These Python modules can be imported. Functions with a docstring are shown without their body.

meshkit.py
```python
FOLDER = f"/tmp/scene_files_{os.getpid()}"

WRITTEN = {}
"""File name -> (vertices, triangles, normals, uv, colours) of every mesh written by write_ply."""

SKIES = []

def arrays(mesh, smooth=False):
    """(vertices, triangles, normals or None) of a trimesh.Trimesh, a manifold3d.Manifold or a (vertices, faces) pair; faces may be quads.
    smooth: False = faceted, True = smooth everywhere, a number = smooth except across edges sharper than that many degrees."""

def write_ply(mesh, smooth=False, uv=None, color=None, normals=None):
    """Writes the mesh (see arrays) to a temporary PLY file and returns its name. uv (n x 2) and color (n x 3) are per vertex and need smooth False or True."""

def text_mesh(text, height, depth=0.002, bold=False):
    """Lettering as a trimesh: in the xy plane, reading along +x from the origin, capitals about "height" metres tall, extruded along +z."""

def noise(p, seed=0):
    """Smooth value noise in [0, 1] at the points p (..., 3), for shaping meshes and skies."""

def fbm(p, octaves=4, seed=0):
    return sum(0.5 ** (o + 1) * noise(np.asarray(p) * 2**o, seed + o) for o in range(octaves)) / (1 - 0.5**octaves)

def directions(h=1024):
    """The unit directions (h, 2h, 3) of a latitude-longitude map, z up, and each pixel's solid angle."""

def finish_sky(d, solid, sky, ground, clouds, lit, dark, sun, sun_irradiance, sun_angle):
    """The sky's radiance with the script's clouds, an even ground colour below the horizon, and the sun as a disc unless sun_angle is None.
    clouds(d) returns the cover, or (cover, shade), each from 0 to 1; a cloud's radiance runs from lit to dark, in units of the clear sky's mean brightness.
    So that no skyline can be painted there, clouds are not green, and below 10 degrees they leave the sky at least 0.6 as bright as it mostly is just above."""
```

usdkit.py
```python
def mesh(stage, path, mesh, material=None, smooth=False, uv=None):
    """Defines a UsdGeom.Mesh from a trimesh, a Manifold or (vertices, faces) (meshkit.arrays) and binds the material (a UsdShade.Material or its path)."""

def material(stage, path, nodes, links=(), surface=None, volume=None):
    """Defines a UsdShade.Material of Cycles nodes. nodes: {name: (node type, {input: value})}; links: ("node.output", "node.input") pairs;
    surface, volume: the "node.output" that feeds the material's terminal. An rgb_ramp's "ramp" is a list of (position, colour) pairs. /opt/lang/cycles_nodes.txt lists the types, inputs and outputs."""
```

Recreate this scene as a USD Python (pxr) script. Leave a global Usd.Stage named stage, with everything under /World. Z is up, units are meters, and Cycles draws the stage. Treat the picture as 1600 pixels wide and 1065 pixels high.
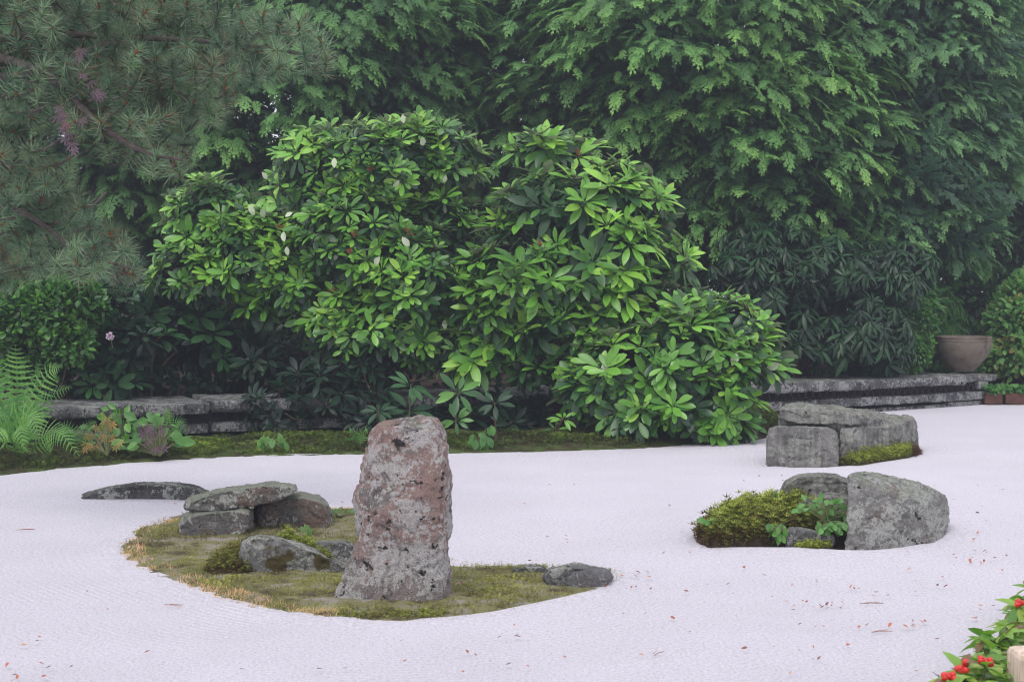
import math
import numpy as np, trimesh, manifold3d as m3, usdkit, meshkit
from shapely.geometry import Polygon, Point, LineString
from shapely import affinity, points as shp_points, contains_xy, distance as shp_distance
from pxr import Usd, UsdGeom, UsdLux, UsdShade, Gf, Sdf, Vt

stage = Usd.Stage.CreateInMemory()
UsdGeom.SetStageUpAxis(stage, 'Z'); UsdGeom.SetStageMetersPerUnit(stage, 1.0)
UsdGeom.Xform.Define(stage, '/World'); UsdGeom.Scope.Define(stage, '/World/Looks')

# ------------------------------------------------------------------ camera, sky, sun, exposure
FPX, EYE, HOR = 2500.0, 1.6, 430.0
PITCH = math.atan((532.5 - HOR) / FPX)
cam = UsdGeom.Camera.Define(stage, '/World/camera')
cam.CreateHorizontalApertureAttr(36.0); cam.CreateFocalLengthAttr(36.0 * FPX / 1600)
cam.CreateFStopAttr(6.3); cam.CreateFocusDistanceAttr(12.0)
cam.CreateClippingRangeAttr(Gf.Vec2f(0.05, 500))
cx = UsdGeom.Xformable(cam)
cx.AddTranslateOp().Set(Gf.Vec3d(0, 0, EYE)); cx.AddRotateXOp().Set(90 - math.degrees(PITCH))
cam.CreateExposureAttr(0.5)

SUN_EL, SUN_AZ = math.radians(58), math.radians(205)      # azimuth = atan2(x, y) of the direction towards the sun
M = lambda name, nodes, links=(), surface=None, volume=None: usdkit.material(stage, '/World/Looks/' + name, nodes, links, surface, volume)
sky_m = M('overcast_sky', {
    'sky': ('sky_texture', {'sky_type': 'single_scattering', 'sun_disc': False, 'sun_elevation': SUN_EL, 'sun_rotation': SUN_AZ}),
    'tc': ('texture_coordinate', {}), 'n': ('noise_texture', {'scale': 2.2, 'detail': 5.0, 'roughness': 0.55}),
    'r': ('rgb_ramp', {'ramp': [(0.3, (8.6, 8.7, 9.6)), (0.7, (12.2, 12.1, 12.9))]}),
    'mix': ('mix_color', {'fac': 0.9, 'use_clamp': False}),
    'bg': ('background_shader', {'strength': 0.085})},
    [('tc.generated', 'n.vector'), ('n.fac', 'r.fac'), ('sky.color', 'mix.a'), ('r.color', 'mix.b'), ('mix.result', 'bg.color')], surface='bg.background')
dome = UsdLux.DomeLight.Define(stage, '/World/sky')
UsdShade.MaterialBindingAPI.Apply(dome.GetPrim()).Bind(sky_m)
dome.GetPrim().SetCustomDataByKey('kind', 'structure')
sun = UsdLux.DistantLight.Define(stage, '/World/sun')
sun.CreateIntensityAttr(0.3); sun.CreateAngleAttr(28.0); sun.CreateNormalizeAttr(True); sun.CreateColorAttr(Gf.Vec3f(1, 0.96, 0.9))
sd = np.array([math.sin(SUN_AZ) * math.cos(SUN_EL), math.cos(SUN_AZ) * math.cos(SUN_EL), math.sin(SUN_EL)])
q = Gf.Rotation(Gf.Vec3d(0, 0, 1), Gf.Vec3d(*map(float, sd))).GetQuat()
UsdGeom.Xformable(sun).AddOrientOp().Set(Gf.Quatf(q))

# ------------------------------------------------------------------ helpers
RNG = np.random.default_rng(7)
CP, SP = math.cos(PITCH), math.sin(PITCH)
def P(px, py, d):
    """The point at the distance d (metres along the ground) that is seen at a pixel of the 1600 x 1065 photograph."""
    a, b = (px - 800) / FPX, (532.5 - py) / FPX
    y, z = CP + b * SP, -SP + b * CP
    return np.array([a / y * d, d, EYE + z / y * d])
def G(px, py, z=0.0):
    b = (532.5 - py) / FPX
    return P(px, py, (z - EYE) * (CP + b * SP) / (-SP + b * CP))
def XY(pts): return [tuple(G(*p)[:2]) for p in pts]
def project(v):
    dy, dz = v[:, 1], v[:, 2] - EYE
    f, u = dy * CP - dz * SP, dy * SP + dz * CP
    return 800 + v[:, 0] / f * FPX, 532.5 - u / f * FPX, f
taken = {}
def number(path):
    n = taken.get(path, 0); taken[path] = n + 1
    return path if n == 0 else f'{path}_{n:03d}'
def data(o, label=None, cat=None, group=None, kind=None):
    p = o.GetPrim() if hasattr(o, 'GetPrim') else o
    for k, v in (('label', label), ('category', cat), ('group', group), ('kind', kind)):
        if v: p.SetCustomDataByKey(k, v)
    return o
def thing(name, label, cat, group=None, loc=(0, 0, 0), rz=0.0):
    x = UsdGeom.Xform.Define(stage, number('/World/' + name))
    if any(loc) or rz: x.AddTranslateOp().Set(Gf.Vec3d(*map(float, loc))); x.AddRotateZOp().Set(float(rz))
    return data(x, label, cat, group)
def obj(name, vf, mat, parent=None, smooth=False, tone=None, label=None, cat=None, group=None, kind=None):
    base = str(parent.GetPath()) if parent is not None else '/World'
    if isinstance(vf, trimesh.Trimesh): vf = (vf.vertices, vf.faces)
    m = usdkit.mesh(stage, number(f'{base}/{name}'), vf, mat, smooth=smooth)
    if tone is not None:
        n = len(m.GetPointsAttr().Get())
        t = np.asarray(tone, np.float32); t = np.full(n, t, np.float32) if t.ndim == 0 else t
        UsdGeom.PrimvarsAPI(m).CreatePrimvar('tone', Sdf.ValueTypeNames.FloatArray, 'vertex').Set(Vt.FloatArray.FromNumpy(t))
    return data(m, label, cat, group, kind)
def copy_of(src, name, loc, rz, scale=1.0, tilt=(0, 0), label=None):
    x = UsdGeom.Xform.Define(stage, number('/World/' + name)) if src.GetTypeName() == 'Xform' else UsdGeom.Mesh.Define(stage, number('/World/' + name))
    p = x.GetPrim(); p.GetReferences().AddInternalReference(src.GetPath())
    x.ClearXformOpOrder()
    x.AddTranslateOp(opSuffix='at').Set(Gf.Vec3d(*map(float, loc))); x.AddRotateXYZOp(opSuffix='turn').Set(Gf.Vec3f(float(tilt[0]), float(tilt[1]), float(rz))); x.AddScaleOp(opSuffix='size').Set(Gf.Vec3f(float(scale)))
    if src.GetTypeName() == 'Xform': p.SetInstanceable(True)
    if label: p.SetCustomDataByKey('label', label)
    return p
def unit(v): v = np.asarray(v, float); return v / (np.linalg.norm(v, axis=-1, keepdims=True) + 1e-12)
def frames(x, up):
    """Rotation matrices (n,3,3) whose columns are the direction x, the side, and the normal nearest to up."""
    x = unit(x); y = unit(np.cross(np.broadcast_to(up, x.shape), x)); return np.stack([x, y, np.cross(x, y)], -1)
def scatter(t, R, pos, size):
    """Copies of the template t = (v, f, tone) as one big mesh; size (n,) or (n,3)."""
    v, f, tn = t; n = len(pos); size = np.asarray(size, float)
    if size.ndim == 1: size = size[:, None]
    vv = np.einsum('nij,nkj->nki', R, v[None] * size[:, None, :]) + pos[:, None]
    return vv, f, tn
def joined(vv, f):
    n, k = vv.shape[:2]
    return vv.reshape(-1, 3), (f[None] + (np.arange(n) * k)[:, None, None]).reshape(-1, 3)
def cat_meshes(parts):
    V, F, T, o = [], [], [], 0
    for v, f, t in parts:
        V.append(v); F.append(f + o); T.append(np.full(len(v), t) if np.ndim(t) == 0 else t); o += len(v)
    return np.vstack(V), np.vstack(F), np.concatenate(T)
def tube(pts, r, sides=6):
    p = np.asarray(pts, float); r = np.broadcast_to(r, (len(p),)); t = unit(np.gradient(p, axis=0))
    a = unit(np.cross(t, np.where(np.abs(t[:, 2:]) < 0.9, [0, 0, 1.0], [1.0, 0, 0]))); b = np.cross(t, a)
    g = np.arange(sides) * 2 * np.pi / sides
    v = (p[:, None] + r[:, None, None] * (np.cos(g)[None, :, None] * a[:, None] + np.sin(g)[None, :, None] * b[:, None])).reshape(-1, 3)
    i, j = np.meshgrid(np.arange(len(p) - 1), np.arange(sides), indexing='ij')
    q = np.stack([i * sides + j, i * sides + (j + 1) % sides, (i + 1) * sides + (j + 1) % sides, (i + 1) * sides + j], -1).reshape(-1, 4)
    return v, np.vstack([q[:, [0, 1, 2]], q[:, [0, 2, 3]]])
def curve(ctrl, n=12):
    """A smooth line through control points (Catmull-Rom)."""
    c = np.asarray(ctrl, float); c = np.vstack([2 * c[0] - c[1], c, 2 * c[-1] - c[-2]])
    out = []
    for i in range(1, len(c) - 2):
        for t in np.linspace(0, 1, n, endpoint=False):
            out.append(0.5 * (2 * c[i] + (c[i + 1] - c[i - 1]) * t + (2 * c[i - 1] - 5 * c[i] + 4 * c[i + 1] - c[i + 2]) * t * t + (3 * c[i] - c[i - 1] - 3 * c[i + 1] + c[i + 2]) * t ** 3))
    return np.array(out + [c[-2]])
def fbm(p, s, seed=0, o=4): return meshkit.fbm(np.asarray(p) * s, o, seed) - 0.5

# ------------------------------------------------------------------ materials
def foliage(name, ramp, rough=0.45, spec=0.4, trans=0.25, var=0.35, scale=6.0, under=None):
    nodes = {'a': ('attribute', {'attribute': 'tone'}), 'r': ('rgb_ramp', {'ramp': ramp}),
             'g': ('geometry', {}), 'n': ('noise_texture', {'scale': scale, 'detail': 3.0}),
             'mr': ('map_range', {'from_min': 0.3, 'from_max': 0.7, 'to_min': 1 - var, 'to_max': 1 + var}),
             'm': ('mix_color', {'blend_type': 'multiply', 'fac': 1.0, 'use_clamp': False}),
             'p': ('principled_bsdf', {'roughness': rough, 'specular_ior_level': spec}),
             'h': ('hsv', {'saturation': 1.12, 'value': 1.5}), 't': ('translucent_bsdf', {}), 'mx': ('mix_closure', {'fac': trans})}
    links = [('a.fac', 'r.fac'), ('g.position', 'n.vector'), ('n.fac', 'mr.value'), ('r.color', 'm.a'), ('mr.result', 'm.b')]
    col = 'm.result'
    if under:
        nodes['u'] = ('mix_color', {'b': under}); links += [('g.backfacing', 'u.fac'), ('m.result', 'u.a')]; col = 'u.result'
    links += [(col, 'p.base_color'), (col, 'h.color'), ('h.color', 't.color'), ('p.BSDF', 'mx.closure1'), ('t.BSDF', 'mx.closure2')]
    return M(name, nodes, links, surface='mx.closure')
def rough_mat(name, ramp, scale=8.0, rough=0.9, bump=0.4, dist=0.01, detail=8.0):
    return M(name, {'g': ('geometry', {}), 'n': ('noise_texture', {'scale': scale, 'detail': detail, 'roughness': 0.65}), 'r': ('rgb_ramp', {'ramp': ramp}),
                    'n2': ('noise_texture', {'scale': scale * 9, 'detail': 4.0}),
                    'b': ('bump', {'strength': bump, 'distance': dist}), 'p': ('principled_bsdf', {'roughness': rough, 'specular_ior_level': 0.25})},
             [('g.position', 'n.vector'), ('g.position', 'n2.vector'), ('n.fac', 'r.fac'), ('r.color', 'p.base_color'), ('n2.fac', 'b.height'), ('b.normal', 'p.normal')], surface='p.BSDF')
def stone_mat(name, off, base, pink=0.0, lichen=0.5, dark=0.5, green=0.4, pinkcol=(0.30, 0.16, 0.12), moss=0.0, lcol=(0.42, 0.43, 0.40), foot=None, streak=0.0):
    """Weathered granite: mottled base, iron-pink patches, pale crust lichen with ragged edges, black spots, grey-green growth where the face looks up."""
    b = np.array(base)
    T = lambda lo, hi: [(0.0, (0, 0, 0)), (lo, (0, 0, 0)), (hi, (1, 1, 1)), (1.0, (1, 1, 1))]
    nodes = {
        'g': ('geometry', {}), 'mp': ('mapping', {'location': off}),
        'n1': ('noise_texture', {'scale': 7.0, 'detail': 10.0, 'roughness': 0.74}), 'r1': ('rgb_ramp', {'ramp': [(0.30, b * 0.32), (0.43, b * 0.75), (0.54, b * 1.05), (0.68, b * 1.6)]}),
        'n2': ('noise_texture', {'scale': 3.6, 'detail': 9.0, 'roughness': 0.75}), 'r2': ('rgb_ramp', {'ramp': T(0.60 - 0.2 * pink, 0.68 - 0.2 * pink)}),
        'f2': ('math', {'math_type': 'multiply', 'value2': min(1.0, pink * 1.2)}),
        'n3': ('noise_texture', {'scale': 5.0, 'detail': 5.0, 'roughness': 0.6}), 'n3b': ('noise_texture', {'scale': 34.0, 'detail': 6.0, 'roughness': 0.75}),
        'h3': ('math', {'math_type': 'multiply', 'value2': 0.5}), 'a3': ('math', {'math_type': 'multiply_add', 'value2': 0.6}), 'r3': ('rgb_ramp', {'ramp': T(0.625 - 0.1 * lichen, 0.65 - 0.1 * lichen)}),
        'f3': ('math', {'math_type': 'multiply', 'value2': 0.8}),
        'n4': ('noise_texture', {'scale': 16.0, 'detail': 8.0, 'roughness': 0.68}), 'r4': ('rgb_ramp', {'ramp': T(0.70 - 0.13 * dark, 0.73 - 0.13 * dark)}),
        'n5': ('noise_texture', {'scale': 130.0, 'detail': 4.0, 'roughness': 0.7}), 'mr5': ('map_range', {'from_min': 0.3, 'from_max': 0.7, 'to_min': 0.62, 'to_max': 1.38}),
        'n6': ('noise_texture', {'scale': 9.0, 'detail': 10.0, 'roughness': 0.78}), 'sx': ('separate_xyz', {}),
        'm6': ('math', {'math_type': 'multiply_add', 'value2': 0.3}), 'r6': ('rgb_ramp', {'ramp': T(0.86 - 0.2 * green, 0.92 - 0.2 * green)}), 'f6': ('math', {'math_type': 'multiply', 'value2': 0.75}),
        'c2': ('mix_color', {'b': pinkcol}), 'c3': ('mix_color', {'b': lcol}), 'c4': ('mix_color', {'b': (0.03, 0.029, 0.028)}),
        'c6': ('mix_color', {'b': (0.24, 0.27, 0.205)}), 'c5': ('mix_color', {'blend_type': 'multiply', 'fac': 1.0, 'use_clamp': False}),
        'add': ('math', {'math_type': 'multiply_add', 'value2': 0.35}), 'bp': ('bump', {'strength': 1.0, 'distance': 0.03}),
        'p': ('principled_bsdf', {'roughness': 0.9, 'specular_ior_level': 0.2})}
    links = [('g.position', 'mp.vector')] + [('mp.vector', f'n{i}.vector') for i in (1, 2, 3, '3b', 4, 5, 6)] + [
        ('n1.fac', 'r1.fac'), ('n2.fac', 'r2.fac'), ('r2.color', 'f2.value1'), ('n3b.fac', 'a3.value1'), ('n3.fac', 'h3.value1'), ('h3.value', 'a3.value3'), ('a3.value', 'r3.fac'), ('r3.color', 'f3.value1'), ('n4.fac', 'r4.fac'),
        ('n5.fac', 'mr5.value'), ('g.normal', 'sx.vector'), ('sx.z', 'm6.value1'), ('n6.fac', 'm6.value3'), ('m6.value', 'r6.fac'), ('r6.color', 'f6.value1'),
        ('r1.color', 'c2.a'), ('f2.value', 'c2.fac'), ('c3.result', 'c6.a'), ('f6.value', 'c6.fac'), ('f3.value', 'c3.fac'),
        ('c6.result', 'c4.a'), ('r4.color', 'c4.fac'), ('c4.result', 'c5.a'), ('mr5.result', 'c5.b')]
    col = 'c2.result'
    if foot:                                     # grey crust over the lower part of the stone
        nodes.update({'sp': ('separate_xyz', {}), 'nf': ('noise_texture', {'scale': 6.0, 'detail': 9.0, 'roughness': 0.75}), 'af': ('math', {'math_type': 'multiply_add', 'value2': 1.2}),
                      'rf': ('rgb_ramp', {'ramp': [(0.0, (.6, .6, .6)), (foot - .1, (.6, .6, .6)), (foot + 0.28, (0, 0, 0)), (1, (0, 0, 0))]}), 'cf': ('mix_color', {'b': (0.23, 0.225, 0.225)})})
        links += [('g.position', 'sp.vector'), ('mp.vector', 'nf.vector'), ('nf.fac', 'af.value1'), ('sp.z', 'af.value3'), ('af.value', 'rf.fac'), ('rf.color', 'cf.fac'), (col, 'cf.a')]; col = 'cf.result'
    links.append((col, 'c3.a')); col = 'c5.result'
    if streak:
        nodes.update({'ms': ('mapping', {'location': off, 'scale': (26, 26, 1.6)}), 'ns': ('noise_texture', {'scale': 1.0, 'detail': 4.0}), 'rs': ('map_range', {'from_min': 0.35, 'from_max': 0.65, 'to_min': 1 - streak, 'to_max': 1 + .4 * streak}),
                      'cs': ('mix_color', {'blend_type': 'multiply', 'fac': 1.0, 'use_clamp': False})})
        links += [('g.position', 'ms.vector'), ('ms.vector', 'ns.vector'), ('ns.fac', 'rs.value'), (col, 'cs.a'), ('rs.result', 'cs.b')]; col = 'cs.result'
    if moss:
        nodes.update({'n7': ('noise_texture', {'scale': 6.0, 'detail': 6.0}), 'r7': ('rgb_ramp', {'ramp': T(0.70 - 0.2 * moss, 0.74 - 0.2 * moss)}), 'c7': ('mix_color', {'b': (0.09, 0.075, 0.028)})})
        links += [('mp.vector', 'n7.vector'), ('n7.fac', 'r7.fac'), ('r7.color', 'c7.fac'), (col, 'c7.a')]; col = 'c7.result'
    links += [(col, 'p.base_color'), ('n5.fac', 'add.value1'), ('n3b.fac', 'add.value3'), ('add.value', 'bp.height'), ('bp.normal', 'p.normal')]
    return M(name, nodes, links, surface='p.BSDF')

TWO_PI = 2 * math.pi
gravel_m = M('white_gravel', {
    'g': ('geometry', {}), 'a': ('attribute', {'attribute': 'tone'}),
    'w': ('math', {'math_type': 'multiply', 'value2': TWO_PI / 0.042}), 's': ('math', {'math_type': 'sine'}),
    'n1': ('noise_texture', {'scale': 62.0, 'detail': 5.0, 'roughness': 0.85}), 'n2': ('noise_texture', {'scale': 1.3, 'detail': 4.0}),
    'v3': ('voronoi_texture', {'scale': 48.0}), 'v4': ('voronoi_texture', {'scale': 21.0}), 'n4': ('noise_texture', {'scale': 1.1, 'detail': 2.0}), 'mr4': ('map_range', {'from_min': 0.42, 'from_max': 0.68, 'to_min': 0.0, 'to_max': 0.22, 'clamp': True}),
    'h': ('math', {'math_type': 'multiply_add', 'value2': 0.2}),
    'b': ('bump', {'strength': 0.9, 'distance': 0.011}),
    'r': ('rgb_ramp', {'ramp': [(0.30, (0.30, 0.28, 0.30)), (0.42, (0.535, 0.51, 0.565)), (0.56, (0.645, 0.62, 0.685)), (0.70, (0.80, 0.775, 0.84))]}),
    'mr': ('map_range', {'from_min': 0.3, 'from_max': 0.7, 'to_min': 0.96, 'to_max': 1.03}),
    'sp': ('rgb_ramp', {'ramp': [(0.0, (0.35, 0.32, 0.32)), (0.10, (0.35, 0.32, 0.32)), (0.17, (1, 1, 1)), (1.0, (1, 1, 1))]}),
    'sp2': ('rgb_ramp', {'ramp': [(0.0, (0.35, 0.31, 0.30)), (0.06, (0.35, 0.31, 0.30)), (0.09, (1, 1, 1)), (1.0, (1, 1, 1))]}),
    'm': ('mix_color', {'blend_type': 'multiply', 'fac': 1.0, 'use_clamp': False}), 'm2': ('mix_color', {'blend_type': 'multiply', 'fac': 0.75, 'use_clamp': False}), 'm3': ('mix_color', {'blend_type': 'multiply', 'fac': 0.7, 'use_clamp': False}),
    'p': ('principled_bsdf', {'roughness': 0.95, 'specular_ior_level': 0.15})},
    [('a.fac', 'w.value1'), ('w.value', 's.value1'), ('s.value', 'h.value1'), ('mr4.result', 'h.value2'), ('n4.fac', 'mr4.value'), ('g.position', 'n4.vector'), ('n1.fac', 'h.value3'), ('h.value', 'b.height'), ('g.position', 'n1.vector'), ('g.position', 'n2.vector'), ('g.position', 'v3.vector'), ('g.position', 'v4.vector'),
     ('n1.fac', 'r.fac'), ('n2.fac', 'mr.value'), ('r.color', 'm.a'), ('mr.result', 'm.b'), ('v3.distance', 'sp.fac'), ('m.result', 'm2.a'), ('sp.color', 'm2.b'), ('m2.result', 'm3.a'), ('v4.distance', 'sp2.fac'), ('sp2.color', 'm3.b'), ('m3.result', 'p.base_color'), ('b.normal', 'p.normal')], surface='p.BSDF')
soil_m = rough_mat('dark_soil', [(0.3, (0.018, 0.013, 0.011)), (0.5, (0.04, 0.028, 0.022)), (0.7, (0.075, 0.05, 0.035))], scale=9)
bank_m = rough_mat('moss_bank', [(0.3, (0.03, 0.022, 0.014)), (0.45, (0.045, 0.045, 0.016)), (0.55, (0.055, 0.085, 0.02)), (0.7, (0.09, 0.13, 0.03))], scale=5, bump=0.8, dist=0.02)
isle_m = rough_mat('island_moss', [(0.3, (0.04, 0.03, 0.022)), (0.40, (0.09, 0.07, 0.04)), (0.48, (0.16, 0.16, 0.06)), (0.55, (0.19, 0.17, 0.11)), (0.62, (0.25, 0.23, 0.20))], scale=6, bump=0.9, dist=0.02)
blade_m = foliage('moss_blades', [(0.0, (0.075, 0.045, 0.025)), (0.25, (0.13, 0.11, 0.05)), (0.5, (0.19, 0.20, 0.06)), (0.75, (0.29, 0.31, 0.075)), (0.93, (0.36, 0.35, 0.11)), (1.0, (0.62, 0.41, 0.23))], rough=0.7, spec=0.2, trans=0.2, var=0.3, scale=3)
bankblade_m = foliage('bank_moss_blades', [(0.0, (0.04, 0.024, 0.014)), (0.3, (0.055, 0.055, 0.018)), (0.6, (0.09, 0.135, 0.026)), (1.0, (0.22, 0.30, 0.05))], rough=0.7, spec=0.2, trans=0.2, var=0.3, scale=3)
cushion_m = foliage('cushion_moss', [(0.0, (0.07, 0.032, 0.018)), (0.3, (0.10, 0.065, 0.022)), (0.55, (0.13, 0.15, 0.03)), (1.0, (0.29, 0.34, 0.06))], rough=0.7, spec=0.15, trans=0.15, var=0.25, scale=8)
rhodo_ramp = [(0.0, (0.016, 0.05, 0.024)), (0.35, (0.032, 0.105, 0.03)), (0.65, (0.105, 0.28, 0.035)), (0.9, (0.18, 0.42, 0.05)), (1.0, (0.27, 0.50, 0.07))]
rhodo_m = foliage('rhododendron_leaf', rhodo_ramp, rough=0.36, spec=0.5, trans=0.22, var=0.2, scale=4, under=(0.16, 0.20, 0.12))
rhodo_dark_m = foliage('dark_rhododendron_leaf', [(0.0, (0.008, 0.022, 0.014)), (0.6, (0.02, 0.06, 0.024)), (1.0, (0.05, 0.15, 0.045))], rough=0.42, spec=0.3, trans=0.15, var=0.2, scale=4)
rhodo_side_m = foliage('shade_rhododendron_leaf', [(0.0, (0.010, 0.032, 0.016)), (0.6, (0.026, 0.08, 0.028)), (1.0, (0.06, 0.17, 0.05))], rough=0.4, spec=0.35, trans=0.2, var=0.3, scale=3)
pale_m = M('pale_leaf_underside', {'p': ('principled_bsdf', {'base_color': (0.46, 0.52, 0.36), 'roughness': 0.5})}, surface='p.BSDF')
yellow_leaf_m = M('yellow_leaf', {'p': ('principled_bsdf', {'base_color': (0.5, 0.36, 0.05), 'roughness': 0.5})}, surface='p.BSDF')
cedar_m = foliage('cedar_spray', [(0.0, (0.026, 0.066, 0.03)), (0.35, (0.06, 0.15, 0.05)), (0.7, (0.125, 0.28, 0.075)), (1.0, (0.26, 0.46, 0.115))], rough=0.6, spec=0.3, trans=0.25, var=0.25, scale=1.5)
cedar2_m = foliage('blue_cedar_spray', [(0.0, (0.026, 0.066, 0.04)), (0.35, (0.06, 0.14, 0.066)), (0.7, (0.115, 0.25, 0.095)), (1.0, (0.22, 0.40, 0.13))], rough=0.6, spec=0.3, trans=0.25, var=0.25, scale=1.5)
pine_m = foliage('pine_needles', [(0.0, (0.17, 0.10, 0.05)), (0.1, (0.13, 0.09, 0.045)), (0.14, (0.028, 0.062, 0.034)), (0.5, (0.075, 0.15, 0.078)), (1.0, (0.26, 0.38, 0.21))], rough=0.45, spec=0.5, trans=0.1, var=0.25, scale=2)
small_m = foliage('small_green_leaf', [(0.0, (0.02, 0.06, 0.02)), (0.5, (0.045, 0.13, 0.03)), (1.0, (0.11, 0.27, 0.045))], rough=0.4, spec=0.45, trans=0.25, var=0.25)
azalea_m = foliage('azalea_leaf', [(0.0, (0.03, 0.08, 0.03)), (0.5, (0.06, 0.17, 0.05)), (0.9, (0.13, 0.30, 0.07)), (1.0, (0.28, 0.16, 0.06))], rough=0.5, spec=0.4, trans=0.3, var=0.25)
fern_m = foliage('fern_frond', [(0.0, (0.05, 0.15, 0.04)), (0.5, (0.11, 0.26, 0.07)), (1.0, (0.22, 0.40, 0.11))], rough=0.55, spec=0.3, trans=0.35, var=0.2)
berryleaf_m = foliage('berry_plant_leaf', [(0.0, (0.17, 0.06, 0.045)), (0.2, (0.16, 0.11, 0.045)), (0.4, (0.07, 0.18, 0.03)), (0.75, (0.18, 0.33, 0.05)), (1.0, (0.30, 0.42, 0.08))], rough=0.42, spec=0.45, trans=0.25, var=0.12, scale=12)
maple_o_m = foliage('orange_maple_leaf', [(0.0, (0.25, 0.27, 0.07)), (1.0, (0.50, 0.27, 0.12))], rough=0.5, trans=0.35, var=0.2)
maple_p_m = foliage('purple_maple_leaf', [(0.0, (0.08, 0.042, 0.055)), (0.8, (0.17, 0.11, 0.145)), (1.0, (0.26, 0.05, 0.06))], rough=0.5, trans=0.3, var=0.2)
bark_m = rough_mat('bark', [(0.3, (0.03, 0.024, 0.022)), (0.5, (0.07, 0.056, 0.05)), (0.7, (0.14, 0.12, 0.11))], scale=14, bump=0.7)
twig_m = rough_mat('twig_bark', [(0.3, (0.05, 0.035, 0.025)), (0.6, (0.12, 0.085, 0.055))], scale=30, bump=0.3)
stem_m = M('green_stem', {'p': ('principled_bsdf', {'base_color': (0.12, 0.14, 0.05), 'roughness': 0.6})}, surface='p.BSDF')
rust_m = rough_mat('rust_bud', [(0.35, (0.14, 0.045, 0.02)), (0.65, (0.32, 0.12, 0.05))], scale=60, bump=0.2)
wallstone_m = stone_mat('wall_stone', (3, 1, 7), (0.11, 0.11, 0.112), lichen=0.75, dark=0.9, green=0.2, lcol=(0.35, 0.355, 0.35))
wallstone_dark_m = rough_mat('wall_recess', [(0.3, (0.012, 0.012, 0.014)), (0.7, (0.04, 0.04, 0.045))], scale=12)
tile_m = rough_mat('tile_clay', [(0.3, (0.03, 0.024, 0.02)), (0.7, (0.075, 0.055, 0.042))], scale=25, bump=0.3)
leaf_fall_m = M('fallen_leaf', {'oi': ('object_info', {}), 'r': ('rgb_ramp', {'ramp': [(0.0, (0.10, 0.05, 0.04)), (0.35, (0.30, 0.09, 0.05)), (0.7, (0.42, 0.14, 0.08)), (1.0, (0.45, 0.28, 0.17))]}), 'p': ('principled_bsdf', {'roughness': 0.6})},
                [('oi.random', 'r.fac'), ('r.color', 'p.base_color')], surface='p.BSDF')

# ------------------------------------------------------------------ the ground: gravel, islands, moss bank, soil
edge_px = [(-420, 790), (-200, 764), (0, 742), (150, 727), (330, 715), (470, 710), (600, 708), (700, 708), (800, 706), (900, 703), (1000, 699), (1090, 692), (1160, 687), (1205, 682)]
EDGE = np.array([G(*p)[:2] for p in edge_px])
WALL = curve([(-6.5, 13.6), (-4.3, 14.75), (-2.2, 15.7), (0.4, 16.75), (2.55, 17.75), (4.3, 18.75), (5.95, 19.9)], 10)
W2 = WALL[:, :2]
left_isle = [(190, 856), (212, 832), (250, 814), (300, 803), (400, 792), (520, 795), (575, 800), (640, 840), (700, 876), (760, 881), (850, 884), (955, 892), (962, 902), (945, 917), (900, 930), (850, 942), (760, 959), (690, 967), (600, 970), (500, 962), (430, 955), (350, 935), (300, 916), (240, 896), (205, 877)]
def smooth_poly(pts, n=8):
    c = np.array(pts + [pts[0]], float); return curve(c, n)[:-1]
LEFT = Polygon(smooth_poly(XY(left_isle)))
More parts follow.
